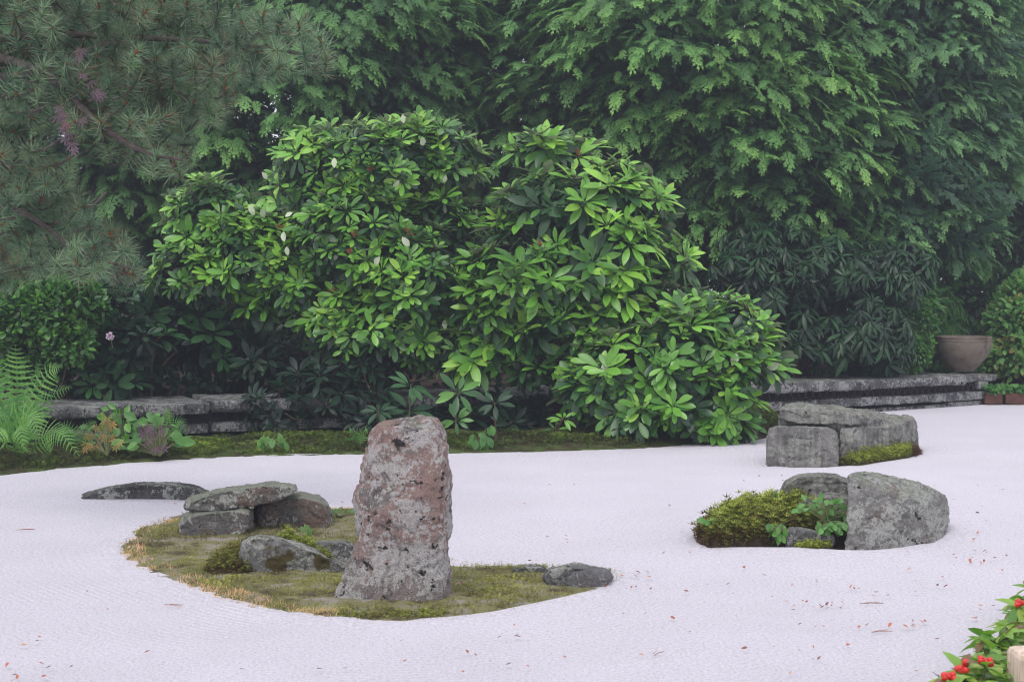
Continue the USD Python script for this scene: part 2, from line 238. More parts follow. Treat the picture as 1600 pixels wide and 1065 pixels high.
right_isle = [(1083, 848), (1090, 825), (1120, 800), (1200, 785), (1330, 780), (1480, 800), (1484, 836), (1460, 848), (1400, 859), (1330, 861), (1230, 857), (1130, 856)]
RIGHT = Polygon(smooth_poly(XY(right_isle)))
upper_isle = [(1196, 727), (1200, 700), (1330, 690), (1440, 695), (1442, 708), (1400, 719), (1310, 730), (1250, 732)]
UPPER = Polygon(smooth_poly(XY(upper_isle)))
flat_isle = Polygon(smooth_poly(XY([(120, 778), (200, 768), (328, 770), (300, 778), (210, 783), (140, 783)])))
corner_px = [(1478, 1100), (1505, 1072), (1532, 1045), (1565, 1002), (1600, 968), (1640, 938), (1720, 900), (1820, 868)]
corner_edge = curve([G(*p)[:2] for p in corner_px], 6)
CORNER = Polygon(list(map(tuple, corner_edge)) + [(6.0, 9.0), (6.0, 4.0), (1.3, 4.0)])

# soil sheet to the far end of the garden (everything else lies on it)
v = np.array([[-45, -8, -0.03], [45, -8, -0.03], [45, 62, -0.03], [-45, 62, -0.03]], float)
obj('ground', (v, np.array([[0, 1, 2], [0, 2, 3]])), soil_m, label=None, kind='structure')
# gravel: a grid cut along the bed and the wall, each vertex carrying its distance to the stones (the rake follows it)
gx, gy = np.arange(-11, 12.01, 0.1), np.arange(2.0, 24.01, 0.1)
X, Y = np.meshgrid(gx, gy)
front = np.interp(X.ravel(), np.concatenate([EDGE[:, 0], W2[W2[:, 0] > EDGE[-1, 0] + 0.1][:, 0], [9, 12]]), np.concatenate([EDGE[:, 1], W2[W2[:, 0] > EDGE[-1, 0] + 0.1][:, 1], [19.9, 19.9]])) + 0.12
yy = np.minimum(Y.ravel(), front)
pts2 = shp_points(X.ravel(), yy)
isl = [LEFT, RIGHT, UPPER, flat_isle]
dist = np.min([shp_distance(pts2, p) for p in isl], axis=0)
zz = 0.012 * fbm(np.c_[X.ravel(), yy, 0 * yy], 0.9, 3)
near = np.exp(-(dist / 0.12) ** 2) * 0.012
ins = np.min([np.where(contains_xy(p, X.ravel(), yy), -np.clip(shp_distance(pts2, p.exterior) / .2, 0, 1), 0.0) for p in (LEFT, RIGHT, UPPER)], axis=0)
V = np.c_[X.ravel(), yy, zz * 0.6 + near + .05 * ins]
nx, ny = len(gx), len(gy)
i, j = np.meshgrid(np.arange(ny - 1), np.arange(nx - 1), indexing='ij')
a = (i * nx + j).ravel()
F4 = np.stack([a, a + 1, a + nx + 1, a + nx], -1)
hgt = np.ptp(V[F4][:, :, 1], axis=1)
F4 = F4[hgt > 1e-6]
wob = dist + 0.03 * fbm(V, 1.5, 9)
used, inv = np.unique(F4, return_inverse=True)
obj('gravel', (V[used], inv.reshape(F4.shape)), gravel_m, smooth=True, tone=wob[used], kind='structure')

def ground_patch(name, poly, height, mat, step=0.03, seed=1, rough=0.03, kind='stuff', label=None, cat=None, slope=0.25, base=0.004):
    """A low mound over the polygon: its height grows from the rim inwards."""
    x0, y0, x1, y1 = poly.bounds
    gx, gy = np.arange(x0 - step, x1 + 2 * step, step), np.arange(y0 - step, y1 + 2 * step, step)
    X, Y = np.meshgrid(gx, gy); xy = np.c_[X.ravel(), Y.ravel()]
    pp = shp_points(xy[:, 0], xy[:, 1]); din = np.where(contains_xy(poly, xy[:, 0], xy[:, 1]), 1, -1) * shp_distance(pp, poly.exterior)
    din = din + 0.05 * fbm(np.c_[xy, 0 * xy[:, 0]], 5, seed)
    z = base + height * np.clip(din / slope, -0.6, 1) ** 1.0 + rough * fbm(np.c_[xy, 0 * xy[:, 0]], 3, seed + 5) * (din > 0) + 0.4 * rough * fbm(np.c_[xy, 0 * xy[:, 0]], 14, seed + 6)
    V = np.c_[xy, z]; nx = len(gx)
    i, j = np.meshgrid(np.arange(len(gy) - 1), np.arange(nx - 1), indexing='ij'); a = (i * nx + j).ravel()
    F = np.stack([a, a + 1, a + nx + 1, a + nx], -1)
    F = F[(din[F] > -step).any(1)]
    used, inv = np.unique(F, return_inverse=True)
    o = obj(name, (V[used], inv.reshape(F.shape)), mat, smooth=True, kind=kind, label=label, cat=cat)
    from scipy.interpolate import RegularGridInterpolator
    h = RegularGridInterpolator((gy, gx), z.reshape(X.shape), bounds_error=False, fill_value=0.0)
    dd = RegularGridInterpolator((gy, gx), din.reshape(X.shape), bounds_error=False, fill_value=-1.0)
    return o, lambda x, y: h(np.c_[y, x]), lambda x, y: dd(np.c_[y, x])
def sample_in(poly, n, rng):
    x0, y0, x1, y1 = poly.bounds; out = np.zeros((0, 2))
    while len(out) < n:
        p = rng.uniform((x0, y0), (x1, y1), (n * 2, 2)); out = np.vstack([out, p[contains_xy(poly, p[:, 0], p[:, 1])]])
    return out[:n]
BLADE = (np.array([[0, -.5, 0], [0, .5, 0], [.55, .32, .06], [1, 0, .25]]), np.array([[0, 1, 2], [0, 2, 3]]), np.zeros(4))
def blades(xy, z, tone, length, width, rng, lean=0.6):
    n = len(xy); az = rng.uniform(0, TWO_PI, n); tl = rng.uniform(0.1, 1, n) * lean
    d = np.c_[np.cos(az) * tl, np.sin(az) * tl, np.ones(n)]
    L = length * rng.uniform(0.5, 1.3, n)
    vv, f, _ = scatter(BLADE, frames(d, np.c_[np.cos(az + 1.5), np.sin(az + 1.5), 0 * az]), np.c_[xy, z], np.c_[L, width * rng.uniform(.7, 1.3, n), L])
    V, F = joined(vv, f)
    return V, F, np.repeat(np.clip(tone, 0, 1), 4)

# left island
rng = np.random.default_rng(11)
_, hL, dL = ground_patch('island_ground', LEFT, 0.012, isle_m, step=0.025, seed=2, rough=0.035, kind='structure')
xy = sample_in(LEFT.buffer(0.03), 60000, rng)
nz = fbm(np.c_[xy, 0 * xy[:, 0]], 3.2, 21) + 0.6 * fbm(np.c_[xy, 0 * xy[:, 0]], 11, 22)
din = dL(xy[:, 0], xy[:, 1])
keep = nz + rng.normal(0, .12, len(xy)) > 0.03
xy, nz, din = xy[keep], nz[keep], din[keep]
tone = 0.50 + 1.5 * fbm(np.c_[xy, 0 * din], 1.9, 41) + nz * .8 + rng.normal(0, .13, len(xy))
rim = (din + .1 * fbm(np.c_[xy, 0 * din], 4, 43) < 0.12) & (xy[:, 0] < -0.75) & (rng.random(len(xy)) < 0.55 + 1.2 * fbm(np.c_[xy, 0 * din], 6, 44))       # dry orange rim on the left and lower left
tone = np.where(rim, 1.0, np.minimum(tone, 0.92))
sz = np.where(rim, 0.022, 0.017)
V, F, T = blades(xy, hL(xy[:, 0], xy[:, 1]) - 0.004, tone, sz, 0.0045, rng, lean=.9)
ISLE = [(V, F, T)]; ISLEXY = sample_in(LEFT, 15000, rng)
# moss bank between the gravel and the wall
back = [(x, np.interp(x, W2[:, 0], W2[:, 1]) - 0.02) for x in np.arange(EDGE[-1, 0] + 0.35, -7.5, -0.25)]
BANK = Polygon([tuple(p) for p in curve(EDGE, 6)] + back)
_, hB, dB = ground_patch('bank_ground', BANK, 0.07, bank_m, step=0.05, seed=8, rough=0.05, kind='structure', slope=0.5)
BANKXY = sample_in(BANK.intersection(LineString(EDGE).buffer(0.95)), 30000, rng)
# raised ground behind the wall
xs = np.linspace(-14, 16, 61)
wy = np.where(xs < 5.95, np.interp(xs, np.r_[-14, W2[:, 0]], np.r_[10, W2[:, 1]]) + 0.35, 21.5)
V = np.vstack([np.c_[xs, wy, np.full(61, .30)], np.c_[xs, np.full(61, 45.0), np.full(61, .30)]]); a = np.arange(60)
obj('raised_ground', (V, np.stack([a, a + 1, a + 62, a + 61], -1)), soil_m, kind='structure')
_, hC, dC = ground_patch('corner_ground', CORNER, 0.05, soil_m, step=0.06, seed=5, kind='structure')
# short verge behind the brown blocks on the right
v = np.array([[5.9, 19.95, .012], [12, 19.95, .012], [12, 24, .02], [5.9, 24, .02]]); obj('verge_ground', (v, np.array([[0, 1, 2], [0, 2, 3]])), bank_m, kind='structure')

# ------------------------------------------------------------------ the dry stone wall
def slab(p0, p1, z0, z1, depth, seed, out=0.0, rough=0.012):
    """A rough-edged stone block between two points of the wall line; depth goes away from the camera."""
    p0, p1 = np.array(p0), np.array(p1); u = unit(p1 - p0); n = np.array([-u[1], u[0]]); L = np.linalg.norm(p1 - p0)
    b = trimesh.creation.box((L, depth, z1 - z0)); b.apply_translation((L / 2, depth / 2 - out, (z0 + z1) / 2))
    m = m3.Manifold(m3.Mesh(np.asarray(b.vertices, np.float32), np.asarray(b.faces, np.uint32))).refine_to_length(0.06).to_mesh()
    t = trimesh.Trimesh(m.vert_properties[:, :3], m.tri_verts); trimesh.smoothing.filter_laplacian(t, iterations=1)
    w = t.vertices + np.array([seed * 3.7, 0, 0]); t.vertices += t.vertex_normals * (rough * 2.4 * fbm(w, 9, seed))[:, None] + t.vertex_normals * (rough * 2 * fbm(w, 3, seed + 1))[:, None]
    x = t.vertices; t.vertices = np.c_[p0[0] + x[:, 0] * u[0] + x[:, 1] * n[0], p0[1] + x[:, 0] * u[1] + x[:, 1] * n[1], x[:, 2]]
    return t
arc = np.r_[0, np.cumsum(np.linalg.norm(np.diff(W2, axis=0), axis=1))]
def on_wall(s): return np.array([np.interp(s, arc, W2[:, 0]), np.interp(s, arc, W2[:, 1])])
wall = thing('stone_wall', 'low curved grey stone wall of slabs and tile rings behind the gravel', 'wall')
rng = np.random.default_rng(5)
L = arc[-1]
def course(name, z0, z1, depth, out, lens, seed, end=L, gap=0.02):
    s = 0.0; k = 0
    while s < end - 0.1:
        e = min(end, s + lens[k % len(lens)])
        if end - e < 0.4: e = end
        dz = rng.uniform(-.008, .008)
        obj(name, slab(on_wall(s + gap / 2), on_wall(e - gap / 2), z0 + dz, z1 + dz, depth, seed + k, out), wallstone_m, wall, smooth=40); s = e; k += 1
course('base_stone', -0.05, 0.045, 0.4, 0.0, [1.5, 1.2, 1.7], 100)
course('course_stone', 0.075, 0.175, 0.45, 0.03, [1.3, 1.6, 1.1, 1.45], 200)
course('capstone', 0.27, 0.385, 1.0, 0.10, [1.9, 2.1, 1.6, 2.0, 1.75], 300, end=L - 0.55, gap=0.035)
obj('capstone', slab(on_wall(L - 0.54), on_wall(L) + unit(on_wall(L) - on_wall(L - .3)) * 0.12, 0.275, 0.36, 0.55, 377, 0.02), wallstone_m, wall, smooth=40, label='small end capstone with a pale broken tip')
core = [slab(on_wall(s), on_wall(min(L - .1, s + 1.01)), -0.05, 0.272, 0.3, 900 + k, -0.12, 0.004) for k, s in enumerate(np.arange(0, L - .3, 1.0))]
obj('wall_core', trimesh.util.concatenate(core), wallstone_dark_m, wall)
obj('end_block', slab(on_wall(L - .24), on_wall(L - .03), 0.172, 0.274, 0.2, 411, 0.02), wallstone_m, wall, smooth=40)
sr = 0.095 / 2
for s in np.arange(4.2, L - 0.3, 0.105):
    p = on_wall(s); u = unit(on_wall(s + .05) - on_wall(s - .05)); g = np.linspace(-0.15, math.pi + 0.15, 9)
    up = 1 if s > L - 2.3 else -1
    c = np.c_[p[0] + u[0] * sr * np.cos(g), p[1] + u[1] * sr * np.cos(g) + 0.03, (0.265 if up < 0 else 0.178) + up * np.sin(g) * 0.082]
    vv, ff = tube(c, 0.0075, 5); obj('tile_ring', (vv, ff), tile_m, wall, smooth=True)

# ------------------------------------------------------------------ stones
def hull(points): return m3.Manifold.hull_points(np.asarray(points, np.float32))
def rock(name, pieces, mat, label, res=0.011, smooth_it=3, amp=0.02, seed=0, parent=None, cat='stone', crack=0.010):
    m = hull(pieces[0])
    for p in pieces[1:]: m = m + hull(p)
    g = m.refine_to_length(res).to_mesh()
    t = trimesh.Trimesh(g.vert_properties[:, :3], g.tri_verts, process=True)
    trimesh.smoothing.filter_taubin(t, iterations=smooth_it)
    trimesh.smoothing.filter_laplacian(t, iterations=2)
    w = np.array(t.vertices); n = np.array(t.vertex_normals)
    d = amp * 2.4 * fbm(w, 4.5, seed, 3) + amp * 1.5 * fbm(w, 12, seed + 3, 4) + amp * 1.0 * fbm(w, 40, seed + 4, 2)
    ridge = np.abs(fbm(w, 4.2, seed + 8, 4)); d -= 1.3 * crack * np.exp(-(ridge / 0.014) ** 2)
    lay = np.abs(np.modf(w[:, 2] * 7 + 1.6 * fbm(w, 2.5, seed + 11) + 9 + w[:, 0] * .8)[0] - .5); d -= crack * 1.1 * np.exp(-(lay / .045) ** 2) * np.clip(4 * fbm(w, 2.2, seed + 12) + .3, 0, 1)
    steps = np.floor(meshkit.fbm(w * 5, 3, seed + 9) * 6) / 6; d += amp * 1.1 * (steps - 0.5)
    t.vertices = w + n * d[:, None]
    return obj(name, t, mat, parent, smooth=True, label=label, cat=cat)
def pts(d0, lst): return [P(a, b, d0 + c) for a, b, c in lst]
S_up = stone_mat('pink_granite', (0.3, 0, 0), (0.21, 0.19, 0.18), pink=0.84, lichen=0.84, dark=0.85, green=0.15, pinkcol=(0.29, 0.2, 0.175), foot=0.95, lcol=(0.47, 0.46, 0.45))
S_stack = stone_mat('stack_granite', (5, 2, 0), (0.15, 0.142, 0.138), pink=0.5, lichen=0.5, dark=0.6, green=1.05, pinkcol=(0.20, 0.125, 0.095))
S_grey = stone_mat('grey_granite', (9, 4, 3), (0.15, 0.15, 0.155), pink=0.15, lichen=0.7, dark=0.6, green=0.3)
S_low = stone_mat('low_granite', (2, 8, 3), (0.21, 0.208, 0.205), pink=0.2, lichen=0.75, dark=0.45, green=0.4, moss=0.9)
S_big = stone_mat('lichen_granite', (12, 3, 1), (0.25, 0.245, 0.235), pink=0.4, lichen=0.9, dark=0.62, green=0.55, pinkcol=(0.20, 0.145, 0.12))
S_block = stone_mat('block_granite', (7, 7, 2), (0.235, 0.228, 0.215), pink=0.25, lichen=0.75, dark=0.55, green=0.45, pinkcol=(0.18, 0.135, 0.105), streak=0.3, lcol=(0.33, 0.335, 0.30))
S_flat = stone_mat('flat_granite', (4, 6, 8), (0.10, 0.10, 0.098), pink=0.1, lichen=0.5, dark=0.5, green=0.35)
A = pts(7.72, [(600, 672, .08), (640, 664, .06), (682, 668, .08), (692, 720, .05), (574, 722, .10), (562, 786, .10), (605, 800, .02), (692, 800, .04), (655, 765, .01), (568, 850, .09), (692, 862, .04), (625, 860, 0),
               (574, 699, .2), (579, 669, .2), (595, 656, .2), (628, 651, .22), (658, 648, .22), (684, 654, .22), (697, 676, .2), (701, 715, .2), (703, 761, .2), (708, 794, .2), (708, 824, .2), (700, 853, .2), (559, 743, .2), (548, 779, .2), (553, 814, .2), (562, 852, .2),
               (590, 680, .38), (620, 664, .38), (680, 666, .38), (692, 700, .40), (697, 800, .42), (692, 850, .42), (562, 780, .38), (572, 850, .40)])
B = pts(7.72, [(563, 848, .2), (543, 886, .18), (528, 915, .16), (512, 960, .14), (701, 845, .2), (703, 893, .2), (709, 935, .18), (704, 985, .16), (545, 975, .06), (570, 985, .02), (620, 990, -.02), (690, 985, .02), (562, 885, .07), (605, 850, .02), (690, 860, .03), (576, 800, .05), (690, 780, .05), (625, 770, .03), (525, 955, .36), (703, 950, .42), (692, 850, .42), (570, 850, .40)])
K1 = [P(652, 768, 7.72) + np.array(o) for o in ((-.045, .02, -.04), (.045, .02, -.05), (0, .0, .0), (.03, .0, -.03), (-.03, .05, .05), (.04, .05, .04), (0, -.012, -.02))]
K2 = [P(610, 800, 7.72) + np.array(o) for o in ((-.09, .02, -.05), (.07, .02, -.10), (0, -.02, .02), (.04, -.015, -.05), (-.03, .05, .10), (.05, .05, .09))]
rock('upright_stone', [A, B, K1, K2], S_up, 'tall upright pink granite stone with white lichen on the moss island', res=0.011, smooth_it=9, amp=0.015, seed=4)
def blob(d0, ring, thick, base_row=None, front=0.86, backs=0.82, lift=3, extra=()):
    """Corner points of a boulder from its outline: the outline half way back, a smaller front ring, a smaller back ring."""
    r = np.array(ring, float); c = r.mean(0)
    f = c + (r - c) * front + [0, lift]; b = c + (r - c) * backs - [0, lift]
    return pts(d0, [(x, y, thick * .42) for x, y in r] + [(x, y, 0.0) for x, y in f] + [(x, y, thick) for x, y in b] + list(extra))
rock('stack_stone', [blob(9.72, [(276, 818), (288, 803), (318, 797), (384, 791), (397, 796), (399, 825), (372, 842), (330, 848), (290, 846), (277, 832)], .5)], S_stack, 'wedge-shaped lower left stone of the three stacked stones', seed=21, amp=0.014)
rock('stack_stone', [blob(10.0, [(393, 800), (402, 784), (440, 772), (472, 768), (500, 774), (515, 785), (520, 802), (518, 832), (480, 838), (440, 836), (398, 834)], .55)], S_stack, 'rounded right-hand stone of the stacked stones, pink along its top edge', seed=22, amp=0.016)
rock('stack_stone', [blob(9.82, [(287, 793), (290, 780), (306, 774), (345, 765), (392, 757), (440, 753), (463, 757), (466, 766), (440, 779), (400, 789), (350, 797), (305, 799)], .62, front=.93)], S_stack, 'flat slab lying across the top of the stacked stones', seed=23, amp=0.014)
rock('flat_stone', [blob(11.3, [(120, 776), (135, 768), (165, 760), (215, 753), (260, 752), (305, 757), (328, 766), (322, 774), (270, 782), (215, 788), (150, 790), (124, 786)], .55, front=.92, backs=.8)], S_flat, 'low flat dark stone lying alone in the gravel at far left', seed=24, amp=0.012)
rock('low_stone', [blob(8.5, [(370, 868), (378, 843), (398, 835), (432, 838), (464, 850), (505, 862), (548, 880), (562, 903), (500, 915), (430, 912), (390, 905)], .55, front=.94)], S_low, 'low sloping grey stone with brown moss spots on the island', seed=25, amp=0.014)
rock('low_stone', [blob(8.75, [(478, 860), (500, 846), (540, 844), (580, 860), (590, 890), (540, 896), (490, 885)], .5, front=.95)], S_grey, 'half-hidden grey stone behind the mossy crack and left of the upright stone', seed=26, amp=0.012)
rock('end_stone', [blob(8.12, [(846, 903), (851, 888), (880, 881), (915, 883), (950, 891), (958, 901), (948, 914), (922, 930), (895, 932), (862, 925)], .4, front=.93)], S_grey, 'small flat grey stone at the right tip of the moss island', seed=27, amp=0.014)
rock('low_stone', [blob(8.45, [(792, 893), (800, 886), (830, 884), (852, 887), (856, 896), (830, 902), (800, 901)], .3)], S_flat, 'dark pebbly stone nearly level with the moss, left of the tip stone', seed=28, amp=0.012)
# two right-hand groups
rock('block_stone', [blob(13.3, [(1197, 740), (1198, 684), (1201, 670), (1212, 665), (1250, 665), (1292, 667), (1306, 674), (1311, 690), (1311, 742), (1260, 744)], .5, front=.97, backs=.9, lift=1)], S_block, 'square grey block at the left of the far stone pair', seed=31, amp=0.013, smooth_it=5)
longb = pts(13.45, [(1312, 668, .05), (1311, 735, .0), (1330, 735, .0), (1350, 668, .12), (1400, 664, .5), (1428, 655, .85), (1434, 668, 1.0), (1432, 680, 1.0), (1420, 680, .85), (1435, 695, 1.05), (1433, 722, 1.05), (1390, 728, .55), (1330, 650, .5), (1420, 648, 1.4), (1330, 730, .6), (1430, 715, 1.45)])
capb = pts(13.40, [(1213, 655, .06), (1217, 641, .06), (1235, 637, .04), (1262, 636, .04), (1318, 643, .10), (1352, 651, .24), (1250, 663, .03), (1300, 663, .05), (1345, 664, .20), (1228, 631, .3), (1255, 627, .36), (1280, 631, .42), (1335, 636, .75), (1385, 645, 1.05), (1424, 652, 1.3), (1432, 660, 1.25), (1410, 662, .75), (1222, 656, .45), (1300, 645, .9)])
fillb = pts(13.40, [(x, y, z) for x in (1217, 1320) for y, z in ((648, .16), (648, .5), (705, .16), (705, .5))])
knob = pts(14.4, [(1418, 668, 0), (1434, 672, .0), (1435, 690, 0), (1420, 692, 0), (1428, 668, .3), (1428, 692, .3), (1412, 680, .2)])
rock('long_stone', [longb, capb, fillb, knob], S_block, 'long grey boulder with an overhanging top slab, behind the moss strip', seed=32, amp=0.018, smooth_it=6, crack=0.014)
bigb = pts(9.33, [(1323, 868, .03), (1322, 800, .06), (1323, 762, .10), (1328, 744, .14), (1340, 737, .2), (1370, 739, .22), (1430, 753, .32), (1466, 766, .42), (1480, 774, .55), (1484, 800, .6), (1480, 848, .55), (1462, 862, .3), (1400, 875, .02), (1345, 878, 0),
                  (1345, 755, .08), (1400, 770, .06), (1450, 785, .16), (1455, 840, .12), (1345, 820, .0), (1400, 830, .0), (1330, 745, .55), (1370, 740, .6), (1450, 763, .8), (1476, 790, .9), (1330, 850, .6), (1470, 840, .9)])
rock('boulder', [bigb], S_big, 'largest lichen-covered grey boulder, right of the moss mound', seed=33, amp=0.02, smooth_it=6)
rock('boulder', [blob(9.95, [(1217, 800), (1219, 770), (1226, 750), (1240, 742), (1275, 738), (1308, 740), (1328, 750), (1332, 810), (1290, 830), (1225, 828)], .6, front=.95)], S_block, 'rounded boulder with pale top standing behind the moss mound', seed=34, amp=0.014)
rock('ledge_stone', [blob(9.72, [(1232, 815), (1236, 790), (1255, 776), (1300, 771), (1328, 776), (1330, 830), (1240, 835)], .45, front=.95)], S_block, 'stepped ledge stone under the green sprigs, before the rounded boulder', seed=35, amp=0.014)
rock('small_stone', [blob(9.4, [(1227, 858), (1225, 832), (1232, 824), (1250, 823), (1278, 829), (1304, 836), (1306, 850), (1290, 862), (1250, 864)], .28, front=.95)], S_grey, 'small pale grey stone at the front foot of the moss mound', seed=36, amp=0.010)

# ------------------------------------------------------------------ leaf shapes
def leaf_shape(prof, fold=0.15, curl=0.12, w=0.3):
    """x from 0 to 1 along the midrib; prof: (t, half width) pairs; folded along the midrib and curled down."""
    t = np.array([p[0] for p in prof]); h = np.array([p[1] for p in prof]) * w
    z = -curl * t ** 2
    v = np.vstack([np.c_[t, h, z + fold * h], np.c_[t, 0 * t, z], np.c_[t, -h, z + fold * h]]); n = len(t)
    f = []
    for k in range(n - 1):
        for o in (0, n):
            a, b, c, d = o + k, o + k + 1, o + n + k + 1, o + n + k
            if h[k] > 0: f.append((a, d, c) if o == 0 else (a, d, c))
            if h[k + 1] > 0 or o == 0: f.append((a, c, b))
            elif h[k + 1] > 0: f.append((a, c, b))
    return v, np.array(f), np.r_[t, t, t]
RH_LEAF = leaf_shape([(0, .03), (.13, .05), (.3, .55), (.55, .95), (.75, 1), (.9, .7), (1, .08)], w=.16, fold=.2, curl=.16)
RH_LONG = leaf_shape([(0, .03), (.12, .06), (.3, .62), (.5, .95), (.7, .95), (.88, .55), (1, .04)], w=.15, fold=.22, curl=.2)
NARROW = leaf_shape([(0, .05), (.3, .8), (.6, 1), (.85, .6), (1, .04)], w=.12, fold=.25, curl=.28)
OVAL = leaf_shape([(0, .1), (.25, .8), (.5, 1), (.8, .65), (1, .04)], w=.3, fold=.2, curl=.15)
BERRY_LEAF = leaf_shape([(0, .1), (.25, .8), (.5, 1), (.8, .6), (1, .03)], w=.23, fold=.3, curl=.3)
SMALL = (np.array([[0, 0, 0], [.5, .24, .05], [1, 0, -.05], [.5, -.24, .05]]), np.array([[0, 2, 1], [0, 3, 2]]), np.array([0, .5, 1, .5]))
def spray_shape(rng, n=7):
    V, F, T = [], [], []
    def lobes(base, ang, L, tone0):
        c, s = math.cos(ang), math.sin(ang)
        def q(x, y):
            X, Y = base[0] + c * x - s * y, base[1] + s * x + c * y
            return [X, Y, -.38 * X ** 2 - .5 * abs(Y) ** 1.6 + rng.normal(0, .006)]
        k = 2 if n > 6 else 3
        for i in range(k):
            s0 = i / (k + .6); s1 = s0 + .42; wd = .21 * (1 - .35 * s0) * L
            for sg in (1, -1):
                o = len(V); V.extend([q(s0 * L, 0), q(s1 * L, 0), q((s0 + .42) * L, sg * wd)]); T.extend([tone0, tone0 + .1, tone0 + .32])
                F.append((o, o + 1, o + 2) if sg > 0 else (o, o + 2, o + 1))
        o = len(V); V.extend([q(.7 * L, .06 * L), q(.7 * L, -.06 * L), q(L * 1.08, 0)]); T.extend([tone0 + .1, tone0 + .1, tone0 + .38]); F.append((o, o + 1, o + 2))
    for i in range(n):
        x = .06 + .72 * i / n
        for sg in (1, -1):
            lobes((x + (0.04 if sg > 0 else 0), 0), sg * math.radians(rng.uniform(30, 55)), (.42 - .26 * x) * rng.uniform(.8, 1.15), .1 + .2 * x)
    lobes((.66, 0), rng.normal(0, .05), .32, .3)
    return np.array(V), np.array(F), np.array(T)
SPRAYS = [spray_shape(np.random.default_rng(50 + k), 7) for k in range(5)]
COARSE = [spray_shape(np.random.default_rng(60 + k), 3) for k in range(4)]

# ------------------------------------------------------------------ conifers
def conifer(name, label, x, y, radius, zmin, zmax, nb, seed, mat, per=26, size=.42, az=(-2.3, 2.3), cat='tree', group=None, tonebase=0.0, trunk=.16, sprays=SPRAYS):
    rng = np.random.default_rng(seed)
    tr = thing(name, label, cat, group)
    lean = rng.normal(0, .15, 2)
    h = np.linspace(0.2, zmax + 0.6, 9); tp = np.c_[x + lean[0] * h / zmax, y + lean[1] * h / zmax, h]
    obj('trunk', tube(tp, np.linspace(trunk, .03, 9), 9), bark_m, tr, smooth=True)
    for b in range(nb):
        u = (b + rng.random()) / nb; z = zmin + (zmax - zmin) * u
        prof = (0.55 + 0.5 * math.sin(min(1, u * 1.9 + .15) * math.pi / 2)) * (1 - max(0, u - .55) * 1.2)
        Lb = radius * prof * rng.uniform(.72, 1.12)
        a = -math.pi / 2 + rng.uniform(*az); d = np.array([math.cos(a), math.sin(a), 0]); sd_ = np.array([-d[1], d[0], 0])
        t = np.linspace(0, 1, 7); rise = rng.uniform(.0, .35) * Lb; drop = rng.uniform(.35, .75) * Lb
        o = np.array([x + lean[0] * z / zmax, y + lean[1] * z / zmax, z])
        spine = o + d * (Lb * t)[:, None] + np.c_[0 * t, 0 * t, rise * t - drop * t ** 2]
        V1, F1 = tube(spine, np.linspace(.022, .005, 7), 4)
        n = per; tt = np.sqrt(rng.uniform(.06, 1, n)); off = rng.uniform(-1, 1, n) * (.42 * Lb) * np.sin(np.clip(tt, .1, .95) * math.pi) ** .7
        pos = o + d * (Lb * tt)[:, None] + np.c_[0 * tt, 0 * tt, rise * tt - drop * tt ** 2 - .35 * np.abs(off)] + sd_ * off[:, None] + rng.normal(0, .06, (n, 3))
        ang = a + np.clip(off / (.42 * Lb), -1, 1) * 1.0 + rng.normal(0, .35, n)
        pitch = rng.uniform(-.75, .15, n)
        dirs = np.c_[np.cos(ang) * np.cos(pitch), np.sin(ang) * np.cos(pitch), np.sin(pitch)]
        out = np.c_[np.cos(ang), np.sin(ang), 0 * ang]
        up = unit(out * rng.uniform(0, .9, n)[:, None] + [0, 0, 1] + rng.normal(0, .25, (n, 3)))
        sz = size * rng.uniform(.65, 1.25, n); R = frames(dirs, up); parts = []
        light = rng.uniform(0, .28) + tonebase
        for k, T in enumerate(sprays):
            s = np.arange(n) % len(sprays) == k
            if not s.any(): continue
            vv, f, tn = scatter(T, R[s], pos[s], sz[s]); VV, FF = joined(vv, f)
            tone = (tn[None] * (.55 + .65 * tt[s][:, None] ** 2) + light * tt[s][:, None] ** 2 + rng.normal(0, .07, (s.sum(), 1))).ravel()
            parts.append((VV, FF, np.clip(tone, 0, 1)))
        VV, FF, TT = cat_meshes(parts)
        bo = obj('bough', (VV, FF), mat, tr, tone=TT)
        obj('branch', (V1, F1), bark_m, bo)
    return tr
def at(px, d): return (px - 800) / FPX * d
